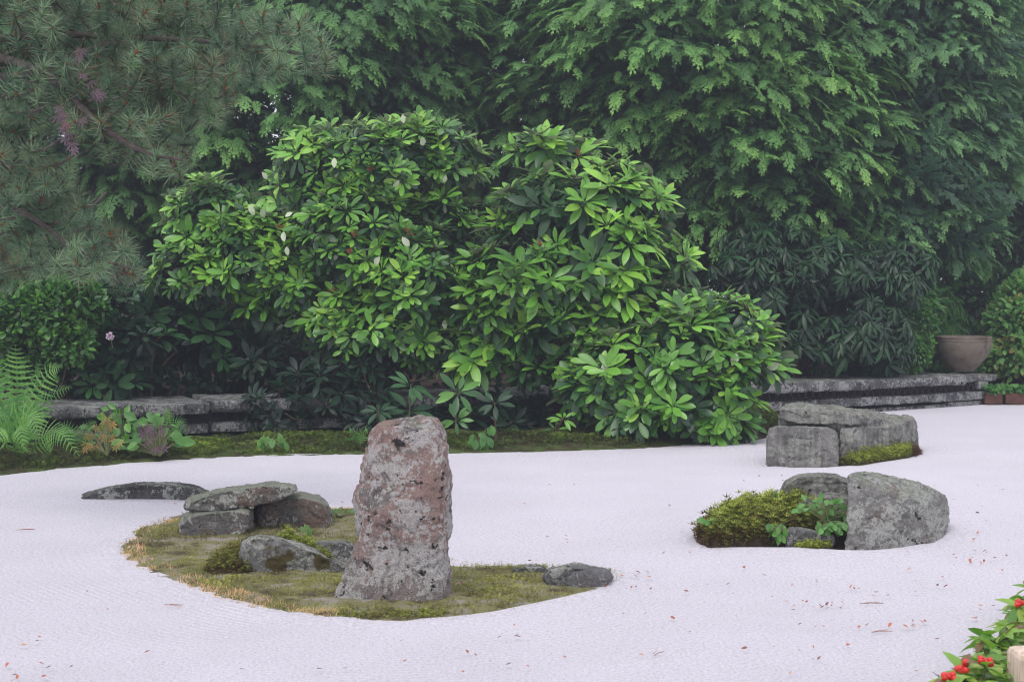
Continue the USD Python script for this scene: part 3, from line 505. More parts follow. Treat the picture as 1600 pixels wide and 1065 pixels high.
def cedar(name, label, blobs, seed, mat, spacing=.47, per=36, size=.33, tonebase=.1, lobe=.43, inner=420):
    """A full crown: lobes of flat drooping sprays over the crown's surface (each lobe a bough), darker sprays inside, trunk and limbs within."""
    rng = np.random.default_rng(seed); tr = thing(name, label, 'tree'); C = [(P(b[0], b[1], b[2]), np.array([b[3], b[3] * .95, b[4]]) * b[2] / FPX) for b in blobs]
    c0, r0 = C[0]; h = np.linspace(.2, c0[2] + r0[2] * .9, 9)
    obj('trunk', tube(np.c_[c0[0] + 0 * h, c0[1] + .2 + 0 * h, h], np.linspace(.17, .03, 9), 9), bark_m, tr, smooth=True)
    for q, (c, rd) in enumerate(C):
        u = unit(rng.normal(size=(int(9 * rd[0] * rd[2] * 4 / spacing ** 2), 3))); u = u[(u[:, 1] < .45) & (u[:, 2] > -.85)]
        pts_ = c + u * rd * (1 + .28 * fbm(u * rd + c, 1.3, seed)[:, None] * 2 + .08 * rng.normal(size=(len(u), 1)))
        pick = []
        for k in range(len(u)):
            p = pts_[k]
            if p[2] > 6.6 or any((((p - c2) / r2) ** 2).sum() < .75 for m, (c2, r2) in enumerate(C) if m != q): continue
            if all(((p - pts_[o]) ** 2).sum() > (spacing * .8) ** 2 for o in pick): pick.append(k)
        for k in pick:
            p, nn = pts_[k], u[k] / rd; a0 = math.atan2(nn[1], nn[0]) if abs(nn[0]) + abs(nn[1]) > .3 * abs(nn[2]) else -math.pi / 2 + rng.normal(0, .6)
            a0 += rng.normal(0, .3); d = np.array([math.cos(a0), math.sin(a0), 0]); sd_ = np.array([-d[1], d[0], 0]); L = lobe * rng.uniform(.7, 1.3)
            n = int(per * rng.uniform(.7, 1.2)); al, la = rng.uniform(-1, .8, n) * L, rng.uniform(-1, 1, n) * L
            pos = p + d * al[:, None] + sd_ * la[:, None] + np.c_[0 * al, 0 * al, -.35 * la ** 2 / L - .28 * (al + .3 * L) * np.abs(al + .3 * L) / L + rng.normal(0, .07, n)]
            ang = a0 + la / L * .7 + rng.normal(0, .35, n); pt = rng.uniform(-.65, .25, n) - .2 * np.clip(al / L, 0, 1)
            dirs = np.c_[np.cos(ang) * np.cos(pt), np.sin(ang) * np.cos(pt), np.sin(pt)]
            up = unit(np.c_[np.cos(ang), np.sin(ang), 0 * ang] * rng.uniform(.3, 1.3, n)[:, None] + [0, 0, 1] + rng.normal(0, .25, (n, 3)))
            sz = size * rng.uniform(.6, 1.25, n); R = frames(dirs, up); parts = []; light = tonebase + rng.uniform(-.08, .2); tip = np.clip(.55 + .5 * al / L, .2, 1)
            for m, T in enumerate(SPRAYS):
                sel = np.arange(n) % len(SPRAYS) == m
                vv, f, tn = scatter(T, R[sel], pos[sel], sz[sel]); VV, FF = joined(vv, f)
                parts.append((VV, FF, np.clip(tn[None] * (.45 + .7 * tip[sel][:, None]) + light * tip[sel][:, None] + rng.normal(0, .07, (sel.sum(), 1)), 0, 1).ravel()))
            VV, FF, TT = cat_meshes(parts); bo = obj('bough', (VV, FF), mat, tr, tone=TT)
            if rng.random() < .4:
                q0 = c + (p - c) * .45; obj('branch', tube([q0 - [0, 0, .2], (q0 + p) / 2 + [0, 0, .05], p], [.02, .014, .006], 4), bark_m, bo)
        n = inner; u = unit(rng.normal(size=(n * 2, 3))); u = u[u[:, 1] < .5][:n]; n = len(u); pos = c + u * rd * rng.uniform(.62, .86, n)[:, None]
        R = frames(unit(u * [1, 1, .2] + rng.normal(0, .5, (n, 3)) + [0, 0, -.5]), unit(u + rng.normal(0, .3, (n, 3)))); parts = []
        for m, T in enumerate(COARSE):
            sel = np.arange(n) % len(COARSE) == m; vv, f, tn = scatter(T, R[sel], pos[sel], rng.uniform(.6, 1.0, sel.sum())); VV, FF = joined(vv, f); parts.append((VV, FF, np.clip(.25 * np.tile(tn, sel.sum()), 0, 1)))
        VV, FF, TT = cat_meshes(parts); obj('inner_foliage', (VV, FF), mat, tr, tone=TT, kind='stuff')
    return tr
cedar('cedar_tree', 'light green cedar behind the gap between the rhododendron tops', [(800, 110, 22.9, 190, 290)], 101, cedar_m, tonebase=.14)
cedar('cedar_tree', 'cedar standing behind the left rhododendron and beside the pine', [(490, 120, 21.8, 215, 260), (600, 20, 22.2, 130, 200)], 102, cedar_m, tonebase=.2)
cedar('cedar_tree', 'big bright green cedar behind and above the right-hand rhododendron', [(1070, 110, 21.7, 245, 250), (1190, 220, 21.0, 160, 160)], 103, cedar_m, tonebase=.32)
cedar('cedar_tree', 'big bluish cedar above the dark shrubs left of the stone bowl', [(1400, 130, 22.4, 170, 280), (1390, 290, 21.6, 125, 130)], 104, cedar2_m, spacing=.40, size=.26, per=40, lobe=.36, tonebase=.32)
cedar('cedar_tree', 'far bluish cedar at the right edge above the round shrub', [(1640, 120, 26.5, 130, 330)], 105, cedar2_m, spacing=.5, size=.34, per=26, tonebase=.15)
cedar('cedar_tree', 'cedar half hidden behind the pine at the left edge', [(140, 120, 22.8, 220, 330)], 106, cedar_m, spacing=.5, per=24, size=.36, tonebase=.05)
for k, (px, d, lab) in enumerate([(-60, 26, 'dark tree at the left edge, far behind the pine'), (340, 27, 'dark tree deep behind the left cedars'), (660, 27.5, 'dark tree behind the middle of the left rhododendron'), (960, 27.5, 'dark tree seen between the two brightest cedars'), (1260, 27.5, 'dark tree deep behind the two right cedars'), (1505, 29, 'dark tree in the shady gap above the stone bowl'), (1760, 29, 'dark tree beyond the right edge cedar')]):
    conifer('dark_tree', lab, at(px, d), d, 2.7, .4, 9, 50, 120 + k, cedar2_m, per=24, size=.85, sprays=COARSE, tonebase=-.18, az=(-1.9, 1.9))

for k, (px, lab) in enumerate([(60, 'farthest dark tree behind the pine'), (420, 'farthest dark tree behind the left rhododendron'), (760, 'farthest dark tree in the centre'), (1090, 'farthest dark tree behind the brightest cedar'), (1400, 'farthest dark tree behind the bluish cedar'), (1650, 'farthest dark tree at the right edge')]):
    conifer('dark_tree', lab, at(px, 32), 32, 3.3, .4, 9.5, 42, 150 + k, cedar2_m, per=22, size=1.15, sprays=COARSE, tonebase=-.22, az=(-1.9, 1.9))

# ------------------------------------------------------------------ broad-leaved shrubs
def on_blobs(blobs, spacing, rng, inner=0.3, down=-0.55):
    """Points and outward directions over the surface of a union of ellipsoids (px, py, d, rx px, ry px, depth factor)."""
    C = [(P(b[0], b[1], b[2]), np.array([b[3], b[3] * (b[5] if len(b) > 5 else .9), b[4]]) * b[2] / FPX) for b in blobs]
    pos, nrm, inn = [], [], []
    for k, (c, r) in enumerate(C):
        area = 4 * math.pi * ((r[0] * r[1]) ** 1.6 / 3 + (r[0] * r[2]) ** 1.6 / 3 + (r[1] * r[2]) ** 1.6 / 3) ** (1 / 1.6)
        n = int(area / spacing ** 2 * (1 + inner))
        u = unit(rng.normal(size=(n, 3))); u = u[(u[:, 1] < .75) & (u[:, 2] > down)]
        dep = np.where(rng.random(len(u)) < inner / (1 + inner), rng.uniform(.55, .9, len(u)), rng.uniform(.92, 1.05, len(u)))
        p = c + u * r * dep[:, None]
        ok = np.ones(len(p), bool)
        for q, (c2, r2) in enumerate(C):
            if q != k: ok &= (((p - c2) / r2) ** 2).sum(1) > .62
        pos.append(p[ok]); nrm.append(unit(u[ok] / r)); inn.append(dep[ok])
    return np.vstack(pos), np.vstack(nrm), np.concatenate(inn), C
def whorls(pos, nrm, tmpl, size, rng, k=9, tone=(.35, .95), droop=(1.0, 1.45), older=True, up=.9, inn=None):
    axis = unit(nrm * .8 + [0, -.12, up] + rng.normal(0, .22, pos.shape)); n = len(pos)
    e1 = unit(np.cross(axis, rng.normal(size=(n, 3)))); e2 = np.cross(axis, e1)
    Vs, Ts, Cs = [], [], []
    wt = rng.uniform(*tone, n)
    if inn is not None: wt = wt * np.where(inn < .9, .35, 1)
    ws = size * rng.uniform(.6, 1.2, n)
    for ring in range(2 if older else 1):
        kk = k if ring == 0 else k - 2
        for j in range(kk):
            th = rng.uniform(*droop, n) if ring == 0 else rng.uniform(1.55, 2.15, n)
            ph = TWO_PI * (j + .5 * ring) / kk + rng.normal(0, .16, n)
            rad = e1 * np.cos(ph)[:, None] + e2 * np.sin(ph)[:, None]
            d = axis * np.cos(th)[:, None] + rad * np.sin(th)[:, None]
            upv = axis * np.sin(th)[:, None] - rad * np.cos(th)[:, None] + rng.normal(0, .12, (n, 3))
            base = pos + rad * .012 - axis * (.02 + .05 * ring)
            keepm = rng.random(n) < (.93 if ring == 0 else .75)
            vv, f, tn = scatter(tmpl, frames(d, upv), base, ws * rng.uniform(.7, 1.12, n))
            t = (wt if ring == 0 else wt * .3) + rng.normal(0, .10, n)
            Vs.append(vv[keepm]); Ts.append(t[keepm])
    return np.concatenate(Vs), tmpl[1], np.clip(np.concatenate(Ts), 0, 1)
def split_largest(vv, f, count=300, cell=7.0):
    """Which leaves show largest in the photograph: the front leaf of each small cell, by the area it covers."""
    c = vv.mean(1); px, py, dep = project(c)
    x, y, _ = project(vv.reshape(-1, 3)); x, y = x.reshape(vv.shape[:2]), y.reshape(vv.shape[:2])
    area = 0
    for t in f: area = area + np.abs((x[:, t[1]] - x[:, t[0]]) * (y[:, t[2]] - y[:, t[0]]) - (x[:, t[2]] - x[:, t[0]]) * (y[:, t[1]] - y[:, t[0]])) / 2
    area = np.where((px > 0) & (px < 1600) & (py > 0) & (py < 1065), area, 0)
    key = (px // cell).astype(int) * 10000 + (py // cell).astype(int)
    order = np.lexsort((dep, key)); first = np.r_[True, np.diff(key[order]) != 0]
    front = np.zeros(len(c), bool); front[order[first]] = True
    score = area * np.where(front, 1, .02)
    return np.argsort(-score)[:count]
def leafy(parent, vv, f, tones, mat, count=300, leafname='leaf', restname='foliage', smooth=True):
    big = split_largest(vv, f, count) if count else np.zeros(0, int)
    for k in big: obj(leafname, (vv[k], f), mat, parent, smooth=smooth, tone=float(tones[k]))
    rest = np.setdiff1d(np.arange(len(vv)), big)
    if len(rest):
        V, F = joined(vv[rest], f); obj(restname, (V, F), mat, parent, smooth=smooth, tone=np.repeat(tones[rest], vv.shape[1]), kind='stuff' if count else None)
    return big
def limbs(parent, C, base, rng, pos=None, r=.022, twigs=120, mat=None):
    for k, (c, rad) in enumerate(C):
        mid = (base + c) / 2 + rng.normal(0, .08, 3) + [0, .1, .1]
        obj('branch', tube(curve([base + rng.normal(0, .08, 3) * [1, 1, 0], mid, c + [0, 0, rad[2] * .3]], 6), np.linspace(r, r * .4, 13), 6), mat or twig_m, parent, smooth=True)
    if pos is not None and twigs:
        parts = []
        cs = np.array([c for c, _ in C])
        for p in pos[rng.permutation(len(pos))[:twigs]]:
            c = cs[np.argmin(((cs - p) ** 2).sum(1))]; q = c + (p - c) * .35
            v, f = tube([q, (q + p) / 2 - [0, 0, .03], p], [.009, .007, .005], 4); parts.append((v, f, 0))
        v, f, _ = cat_meshes(parts); obj('twig', (v, f), mat or twig_m, parent, kind='stuff')
def rhododendron(name, label, blobs, base, tmpl, size, spacing, seed, mat, count=300, tone=(.35, .95), k=9, cat='shrub', droop=(.8, 1.4), up=.75, pale=0, seeds=0, inner=.5, twigs=140, group=None, down=-.55, gaps=.75):
    rng = np.random.default_rng(seed); tr = thing(name, label, cat, group)
    pos, nrm, inn, C = on_blobs(blobs, spacing, rng, inner, down)
    gap = fbm(pos, 2.1, seed) + .5 * fbm(pos, 5, seed + 1); ok = (gap > -.13 * gaps) | (inn < .9); pos, nrm, inn = pos[ok], nrm[ok], inn[ok]
    pos = pos + nrm * (.22 * gap[ok])[:, None]
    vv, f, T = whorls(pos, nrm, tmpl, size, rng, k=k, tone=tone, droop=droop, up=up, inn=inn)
    limbs(tr, C, np.array(base), rng, pos, twigs=twigs)
    big = leafy(tr, vv, f, T, mat, count)
    if pale:
        ch = np.where((inn > .9) & (nrm[:, 1] < -.45) & (nrm[:, 2] > -.1))[0]; ch = ch[rng.permutation(len(ch))[:pale]]; pale = len(ch)
        d = unit(np.c_[rng.normal(0, .5, pale), rng.normal(0, .3, pale) - .3, rng.uniform(.4, 1, pale) * rng.choice([1, -1], pale)])
        vv, f, _ = scatter(OVAL, frames(d, np.c_[rng.normal(0, .4, pale), -np.ones(pale), np.zeros(pale)]), pos[ch] + nrm[ch] * .13 + [0, 0, .05], np.full(pale, size * .55) * rng.uniform(.8, 1.15, pale))
        for q in range(pale): obj('leaf', (vv[q] * 1.0, f), pale_m, tr, smooth=True, label='leaf turned over to its pale underside')
    if seeds:
        out = np.where(inn > .9)[0]; ch = out[rng.permutation(len(out))[:seeds]]
        for c in ch:
            parts = []
            for q in range(9):
                d = unit(rng.normal(0, .6, 3) + [0, -.4, 1]); v, f = tube([pos[c], pos[c] + d * .045, pos[c] + d * rng.uniform(.06, .085)], [.0035, .008, .002], 4); parts.append((v, f, 0))
            v, f, _ = cat_meshes(parts); obj('seed_head', (v, f), rust_m, tr)
    return tr
D = 16.6
rhododendron('rhododendron', 'left rhododendron with many upturned pale leaves and brown seed heads',
             [(335, 340, D, 72, 62), (325, 420, D, 82, 60), (405, 400, D - .1, 85, 75), (500, 285, D, 82, 78), (590, 262, D, 110, 68), (690, 245, D + .1, 58, 58), (640, 200, D + .1, 38, 24), (560, 375, D - .2, 110, 90), (640, 430, D - .3, 105, 85), (470, 440, D - .2, 72, 58), (600, 510, D - .3, 95, 58), (685, 350, D, 58, 56), (550, 480, D - .2, 85, 60), (420, 470, D, 60, 40), (670, 540, D - .2, 60, 40), (735, 405, D, 58, 45), (720, 475, D - .1, 55, 50)],
             (-1.6, 17.3, .3), RH_LEAF, .182, .148, 201, rhodo_m, pale=16, seeds=22, tone=(.4, 1.0))
D = 16.2
rhododendron('rhododendron', 'middle rhododendron with long pointed leaves right of the pale-leaved one',
             [(870, 325, D, 95, 55), (960, 310, D, 72, 50), (935, 390, D - .1, 95, 75), (830, 430, D - .1, 95, 75), (775, 480, D, 75, 60), (960, 455, D - .1, 72, 60), (880, 515, D - .1, 85, 55), (850, 228, D + .3, 50, 18), (905, 245, D + .3, 30, 16), (845, 585, D - .2, 42, 40), (745, 550, D, 50, 40), (1045, 408, D - .1, 32, 20), (815, 365, D, 42, 42), (1010, 350, D, 32, 30), (950, 530, D - .3, 60, 50)],
             (.7, 17.1, .2), RH_LONG, .265, .19, 202, rhodo_m, tone=(.45, 1.0), k=9, seeds=4)
D = 15.5
rhododendron('rhododendron', 'lowest rhododendron at the right, spilling over the moss edge to the gravel',
             [(980, 575, D, 75, 55), (1060, 555, D, 90, 65), (1125, 515, D + .2, 65, 50), (1080, 620, D - .1, 90, 55), (1145, 570, D + .1, 55, 60), (1000, 635, D - .1, 75, 45), (930, 610, D, 45, 40), (1178, 555, D + .4, 38, 58), (1100, 655, D - .1, 65, 32), (1060, 490, D + .4, 60, 45)],
             (1.5, 16.3, .05), RH_LEAF, .222, .168, 203, rhodo_m, tone=(.4, .92), pale=3)
# dark rhododendrons
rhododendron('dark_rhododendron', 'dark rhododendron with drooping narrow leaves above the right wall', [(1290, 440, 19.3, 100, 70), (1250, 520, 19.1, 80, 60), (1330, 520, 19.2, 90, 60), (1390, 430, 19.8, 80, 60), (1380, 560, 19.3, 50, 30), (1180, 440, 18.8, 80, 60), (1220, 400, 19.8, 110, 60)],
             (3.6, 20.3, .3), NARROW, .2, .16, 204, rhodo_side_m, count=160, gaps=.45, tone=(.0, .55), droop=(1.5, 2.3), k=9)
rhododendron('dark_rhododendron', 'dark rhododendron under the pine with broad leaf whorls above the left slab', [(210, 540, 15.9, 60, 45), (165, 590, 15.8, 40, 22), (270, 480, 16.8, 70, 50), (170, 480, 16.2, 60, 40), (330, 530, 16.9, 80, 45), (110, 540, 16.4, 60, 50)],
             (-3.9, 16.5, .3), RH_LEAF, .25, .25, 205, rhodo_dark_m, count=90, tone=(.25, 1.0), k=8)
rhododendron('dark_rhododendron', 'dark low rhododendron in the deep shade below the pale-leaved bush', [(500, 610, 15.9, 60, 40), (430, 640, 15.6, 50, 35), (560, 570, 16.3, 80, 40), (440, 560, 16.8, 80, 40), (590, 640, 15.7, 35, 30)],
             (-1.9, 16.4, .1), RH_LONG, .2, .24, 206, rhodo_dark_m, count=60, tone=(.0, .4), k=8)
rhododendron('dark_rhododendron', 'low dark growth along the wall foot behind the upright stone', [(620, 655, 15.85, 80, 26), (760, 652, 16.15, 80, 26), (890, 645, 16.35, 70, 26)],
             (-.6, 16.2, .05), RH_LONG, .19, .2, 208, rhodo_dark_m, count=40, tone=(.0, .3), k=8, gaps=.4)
def sprig(name, label, px, base_row, tiers, seed, mat, tmpl=RH_LONG, size=.24, z=0.06):
    rng = np.random.default_rng(seed); b = G(px, base_row, z); tr = thing(name, label, 'shrub')
    d = b[1]; tops = [P(x, y, d - .05) for x, y in tiers]
    ctrl = [b] + tops[::-1]; obj('stem', tube(curve(ctrl, 5), np.linspace(.012, .006, 5 * (len(ctrl) - 1) + 1), 6), twig_m, tr, smooth=True)
    pos = np.array(tops); nr = np.tile([0, -.6, .6], (len(pos), 1)) + rng.normal(0, .15, (len(pos), 3))
    vv, f, T = whorls(pos, nr, tmpl, size, rng, k=8, tone=(.45, .85), older=False, droop=(1.15, 1.75), up=.3)
    leafy(tr, vv, f, T, mat, 300)
sprig('young_rhododendron', 'young rhododendron with two leaf tiers behind the upright stone', 715, 690, [(716, 612), (712, 655)], 301, rhodo_m, size=.26)
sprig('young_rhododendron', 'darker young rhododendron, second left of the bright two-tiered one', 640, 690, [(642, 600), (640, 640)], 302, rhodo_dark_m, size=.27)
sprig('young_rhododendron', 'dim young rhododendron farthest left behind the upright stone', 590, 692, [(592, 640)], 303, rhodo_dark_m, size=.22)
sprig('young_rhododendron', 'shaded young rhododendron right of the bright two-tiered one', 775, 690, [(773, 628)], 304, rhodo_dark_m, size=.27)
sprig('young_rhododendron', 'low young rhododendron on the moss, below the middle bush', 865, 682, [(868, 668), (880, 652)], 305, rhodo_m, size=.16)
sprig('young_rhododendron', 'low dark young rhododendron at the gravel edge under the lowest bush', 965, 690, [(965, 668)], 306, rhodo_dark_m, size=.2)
sprig('young_rhododendron', 'small pale-leaved sprig at the wall foot left of the square block', 1188, 665, [(1186, 645)], 307, rhodo_dark_m, size=.14)

def small_shrub(name, label, blobs, base, tmpl, size, density, seed, mat, cat='shrub', out=1.0, drop=0.0, tone=(.2, .9), inner=.8, nstem=5, parts_n=0):
    rng = np.random.default_rng(seed); tr = thing(name, label, cat)
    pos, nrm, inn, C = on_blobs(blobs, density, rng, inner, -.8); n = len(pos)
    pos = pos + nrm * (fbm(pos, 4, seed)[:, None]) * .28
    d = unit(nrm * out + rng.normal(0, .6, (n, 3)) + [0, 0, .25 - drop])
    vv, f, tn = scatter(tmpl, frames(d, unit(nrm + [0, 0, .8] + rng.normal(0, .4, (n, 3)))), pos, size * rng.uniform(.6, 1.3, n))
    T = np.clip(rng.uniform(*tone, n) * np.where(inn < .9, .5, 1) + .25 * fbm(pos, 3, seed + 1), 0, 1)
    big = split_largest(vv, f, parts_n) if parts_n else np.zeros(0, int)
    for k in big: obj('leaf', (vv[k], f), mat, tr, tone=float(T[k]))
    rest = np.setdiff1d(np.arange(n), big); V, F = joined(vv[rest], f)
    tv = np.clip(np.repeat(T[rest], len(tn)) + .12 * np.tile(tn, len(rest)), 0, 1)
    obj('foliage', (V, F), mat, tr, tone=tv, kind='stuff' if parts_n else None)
    base = np.array(base)
    for k, (c, r) in enumerate(C[:nstem]):
        obj('stem', tube(curve([base + rng.normal(0, .05, 3) * [1, 1, 0], (base + c) / 2 + rng.normal(0, .05, 3), c], 5), np.linspace(.016, .006, 11), 5), twig_m, tr, smooth=True)
    return tr
small_shrub('azalea', 'small-leaved glossy shrub under the pine beside the fern', [(90, 490, 15.6, 55, 50), (120, 470, 15.6, 40, 30), (40, 500, 15.7, 60, 50), (110, 540, 15.5, 35, 35), (10, 450, 16, 60, 50), (60, 560, 15.9, 60, 40)], (-4.5, 15.9, .3), OVAL, .075, .036, 401, small_m, tone=(.1, 1.0))
small_shrub('round_azalea', 'rounded bright green shrub at the right edge beside the bowl', [(1622, 505, 21.2, 76, 70), (1598, 550, 21, 55, 42), (1650, 450, 21.4, 60, 40), (1588, 505, 21, 40, 40), (1575, 562, 20.9, 32, 22)], (at(1620, 21.2), 21.3, .05), OVAL, .095, .05, 402, azalea_m, tone=(.62, .9))
small_shrub('juniper', 'small-leaved feathery shrub drooping on the wall left of the bowl', [(1408, 540, 19.9, 42, 36), (1422, 500, 20.1, 36, 38), (1380, 545, 20, 40, 30), (1428, 558, 19.7, 20, 22), (1400, 480, 20.4, 50, 40)], (at(1415, 20.2), 20.4, .35), OVAL, .055, .034, 403, small_m, tone=(.2, .9), drop=.5)
small_shrub('laurel', 'glossy narrow-leaved shrub just left of the weeping tree', [(1432, 475, 20.9, 26, 40), (1440, 515, 20.9, 22, 32)], (at(1440, 21), 21, .3), NARROW, .22, .075, 404, azalea_m, tone=(.4, .85), drop=.9)
small_shrub('weeping_hemlock', 'pale green weeping shrub behind the stone bowl', [(1470, 500, 21.8, 32, 50), (1480, 530, 21.6, 26, 36), (1462, 470, 21.9, 26, 32)], (at(1470, 22), 22, .3), NARROW, .15, .04, 405, fern_m, tone=(.05, .5), drop=2.2)
small_shrub('ivy', 'low dark ivy along the back of the wall top', [(1345, 570, 19.95, 40, 10), (1385, 574, 19.9, 40, 8), (1300, 572, 19.8, 30, 8), (1470, 578, 20.9, 18, 10)], (at(1370, 20.2), 20.2, .35), OVAL, .08, .05, 406, small_m, tone=(.1, .9))
small_shrub('ground_cover', 'bright leafy clump behind the end of the wall, under the bowl', [(1452, 570, 20.6, 22, 14), (1522, 572, 20.9, 24, 14)], (at(1480, 20.9), 20.9, .2), OVAL, .09, .05, 407, azalea_m, tone=(.4, .9))
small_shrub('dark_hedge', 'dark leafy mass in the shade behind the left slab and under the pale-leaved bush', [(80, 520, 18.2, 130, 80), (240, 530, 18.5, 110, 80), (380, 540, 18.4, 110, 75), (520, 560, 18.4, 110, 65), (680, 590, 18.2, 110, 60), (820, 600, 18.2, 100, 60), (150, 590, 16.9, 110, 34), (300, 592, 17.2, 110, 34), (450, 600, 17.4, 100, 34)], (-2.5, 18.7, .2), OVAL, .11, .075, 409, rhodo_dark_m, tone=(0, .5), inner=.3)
small_shrub('dark_hedge', 'dark hedge in the shady gap right of the weeping shrub', [(1520, 470, 25.5, 60, 70), (1550, 400, 26, 70, 70), (1500, 540, 25, 40, 40), (1560, 560, 25, 50, 40)], (at(1530, 25.5), 25.5, .2), OVAL, .12, .09, 408, small_m, tone=(0, .4))

# ------------------------------------------------------------------ pine reaching in from the left
rng = np.random.default_rng(77)
pine = thing('pine_tree', 'blue-green pine reaching in with long needles at upper left', 'tree')
obj('trunk', tube(curve([(-5.6, 10.6, -.1), (-5.4, 10.7, 1.5), (-5.0, 10.6, 3.0), (-5.2, 10.5, 5.0)], 5), np.linspace(.2, .1, 16), 10), bark_m, pine, smooth=True)
limb_px = [[(-420, 90, 10.6), (-100, 70, 10.4), (80, 55, 10.1), (240, 60, 10.0), (380, 70, 10.0), (500, 90, 10.0)],
           [(-420, 60, 10.6), (-60, 20, 10.5), (150, 5, 10.6), (330, -10, 10.7)],
           [(-300, 90, 10.5), (0, 120, 10.0), (120, 85, 9.8), (200, 70, 9.9), (290, 155, 10.0), (350, 190, 10.1)],
           [(-100, 70, 10.4), (60, 110, 9.8), (150, 190, 9.6), (220, 235, 9.5), (285, 250, 9.5)],
           [(-380, 250, 10.5), (-120, 300, 10.2), (30, 330, 9.9), (120, 390, 9.8), (205, 420, 9.8)],
           [(-380, 250, 10.5), (-100, 260, 10.3), (40, 255, 10.1), (110, 290, 10.1)],
           [(-380, 330, 10.5), (-150, 400, 10.2), (0, 420, 10.0), (80, 415, 10.0)],
           [(-300, 60, 10.6), (-50, -60, 10.2), (150, -80, 10.0), (300, -60, 10.2)]]
limb_pts = []
for lp in limb_px:
    c = curve([P(*p) for p in lp], 7); limb_pts.append(c)
    obj('branch', tube(c, np.linspace(.032, .009, len(c)), 7), bark_m, pine, smooth=True)
LP = np.vstack(limb_pts)
polyA = Polygon([(-60, -60), (350, -60), (335, 10), (400, 15), (480, 45), (520, 75), (510, 105), (400, 125), (350, 150), (345, 185), (280, 180), (295, 245), (280, 262), (235, 258), (145, 225), (100, 175), (60, 215), (-60, 225)])
polyB = Polygon([(-60, 235), (60, 235), (110, 255), (118, 300), (150, 350), (205, 395), (210, 430), (190, 445), (150, 430), (100, 425), (50, 420), (0, 445), (-60, 445)])
def poisson(poly, r, n, rng):
    out = []
    for p in sample_in(poly, n, rng):
        if all((p[0] - o[0]) ** 2 + (p[1] - o[1]) ** 2 > r * r for o in out): out.append(p)
    return out
tufts = []
for lay, dd, r in ((0, -.35, 27), (1, 0.05, 24), (2, .4, 22)):
    for poly in (polyA, polyB):
        for p in poisson(poly, r, 1500, rng):
            if fbm(np.array([p[0] / 62, p[1] / 44, 3.3 * lay]), 1, 71, 2) > -.13: tufts.append(P(p[0], p[1], 10.0 + dd + rng.normal(0, .12)))
tufts = np.array(tufts)
NEED = (np.array([[0, -.5, 0], [0, .5, 0], [1, 0, 0]]), np.array([[0, 1, 2]]), np.zeros(3))
near_i = np.array([np.argmin(((LP - t) ** 2).sum(1)) for t in tufts])
order = np.argsort(tufts[:, 1]); parts_t, far_parts, twp = order[:290], order[290:], []
def tuft_mesh(t, k):
    q = LP[near_i[k]]; ax = unit((t - q) * .7 + [.12, -.35, .35] + rng.normal(0, .25, 3)); n = 150
    al = rng.uniform(-.10, .05, n); ph = rng.uniform(0, TWO_PI, n); th = np.clip(.25 + 1.15 * rng.random(n) ** .8 - al * 4, .1, 1.7)
    e1 = unit(np.cross(ax, [.3, .2, 1])); e2 = np.cross(ax, e1)
    d = ax * np.cos(th)[:, None] + (e1 * np.cos(ph)[:, None] + e2 * np.sin(ph)[:, None]) * np.sin(th)[:, None] - [0, 0, .1]
    L = rng.uniform(.075, .135, n)
    vv, f, _ = scatter(NEED, frames(d, unit(rng.normal(size=(n, 3)))), t + ax * al[:, None], np.c_[L, np.full(n, .0052), L])
    V, F = joined(vv, f); br = rng.random(n) < (.03 if rng.random() < .82 else .25)
    return V, F, np.repeat(np.where(br, .02, np.clip(rng.normal(rng.uniform(.25, .9), .18, n), .12, 1)), 3), ax
rest = []
for k in order:
    V, F, T, ax = tuft_mesh(tufts[k], k); q = LP[near_i[k]]; t = tufts[k]
    q2 = t + (q - t) * min(1, .22 / (np.linalg.norm(q - t) + 1e-6)) * [1, 1, .5]; v, f = tube([q2, (q2 + t) / 2 + [0, 0, -.02], t], [.008, .007, .006], 4); twp.append((v, f, 0))
    if k in set(parts_t.tolist()):
        o = obj('needle_tuft', (V, F), pine_m, pine, tone=T)
        if rng.random() < .5:
            v, f = tube([t, t + ax * .02, t + ax * .05], [.006, .011, .002], 5); obj('bud', (v, f), rust_m, o, smooth=True)
    else: rest.append((V, F, T))
if rest:
    V, F, T = cat_meshes(rest); obj('needles', (V, F), pine_m, pine, tone=T, kind='stuff')
v, f, _ = cat_meshes(twp); obj('twig', (v, f), bark_m, pine, kind='stuff')

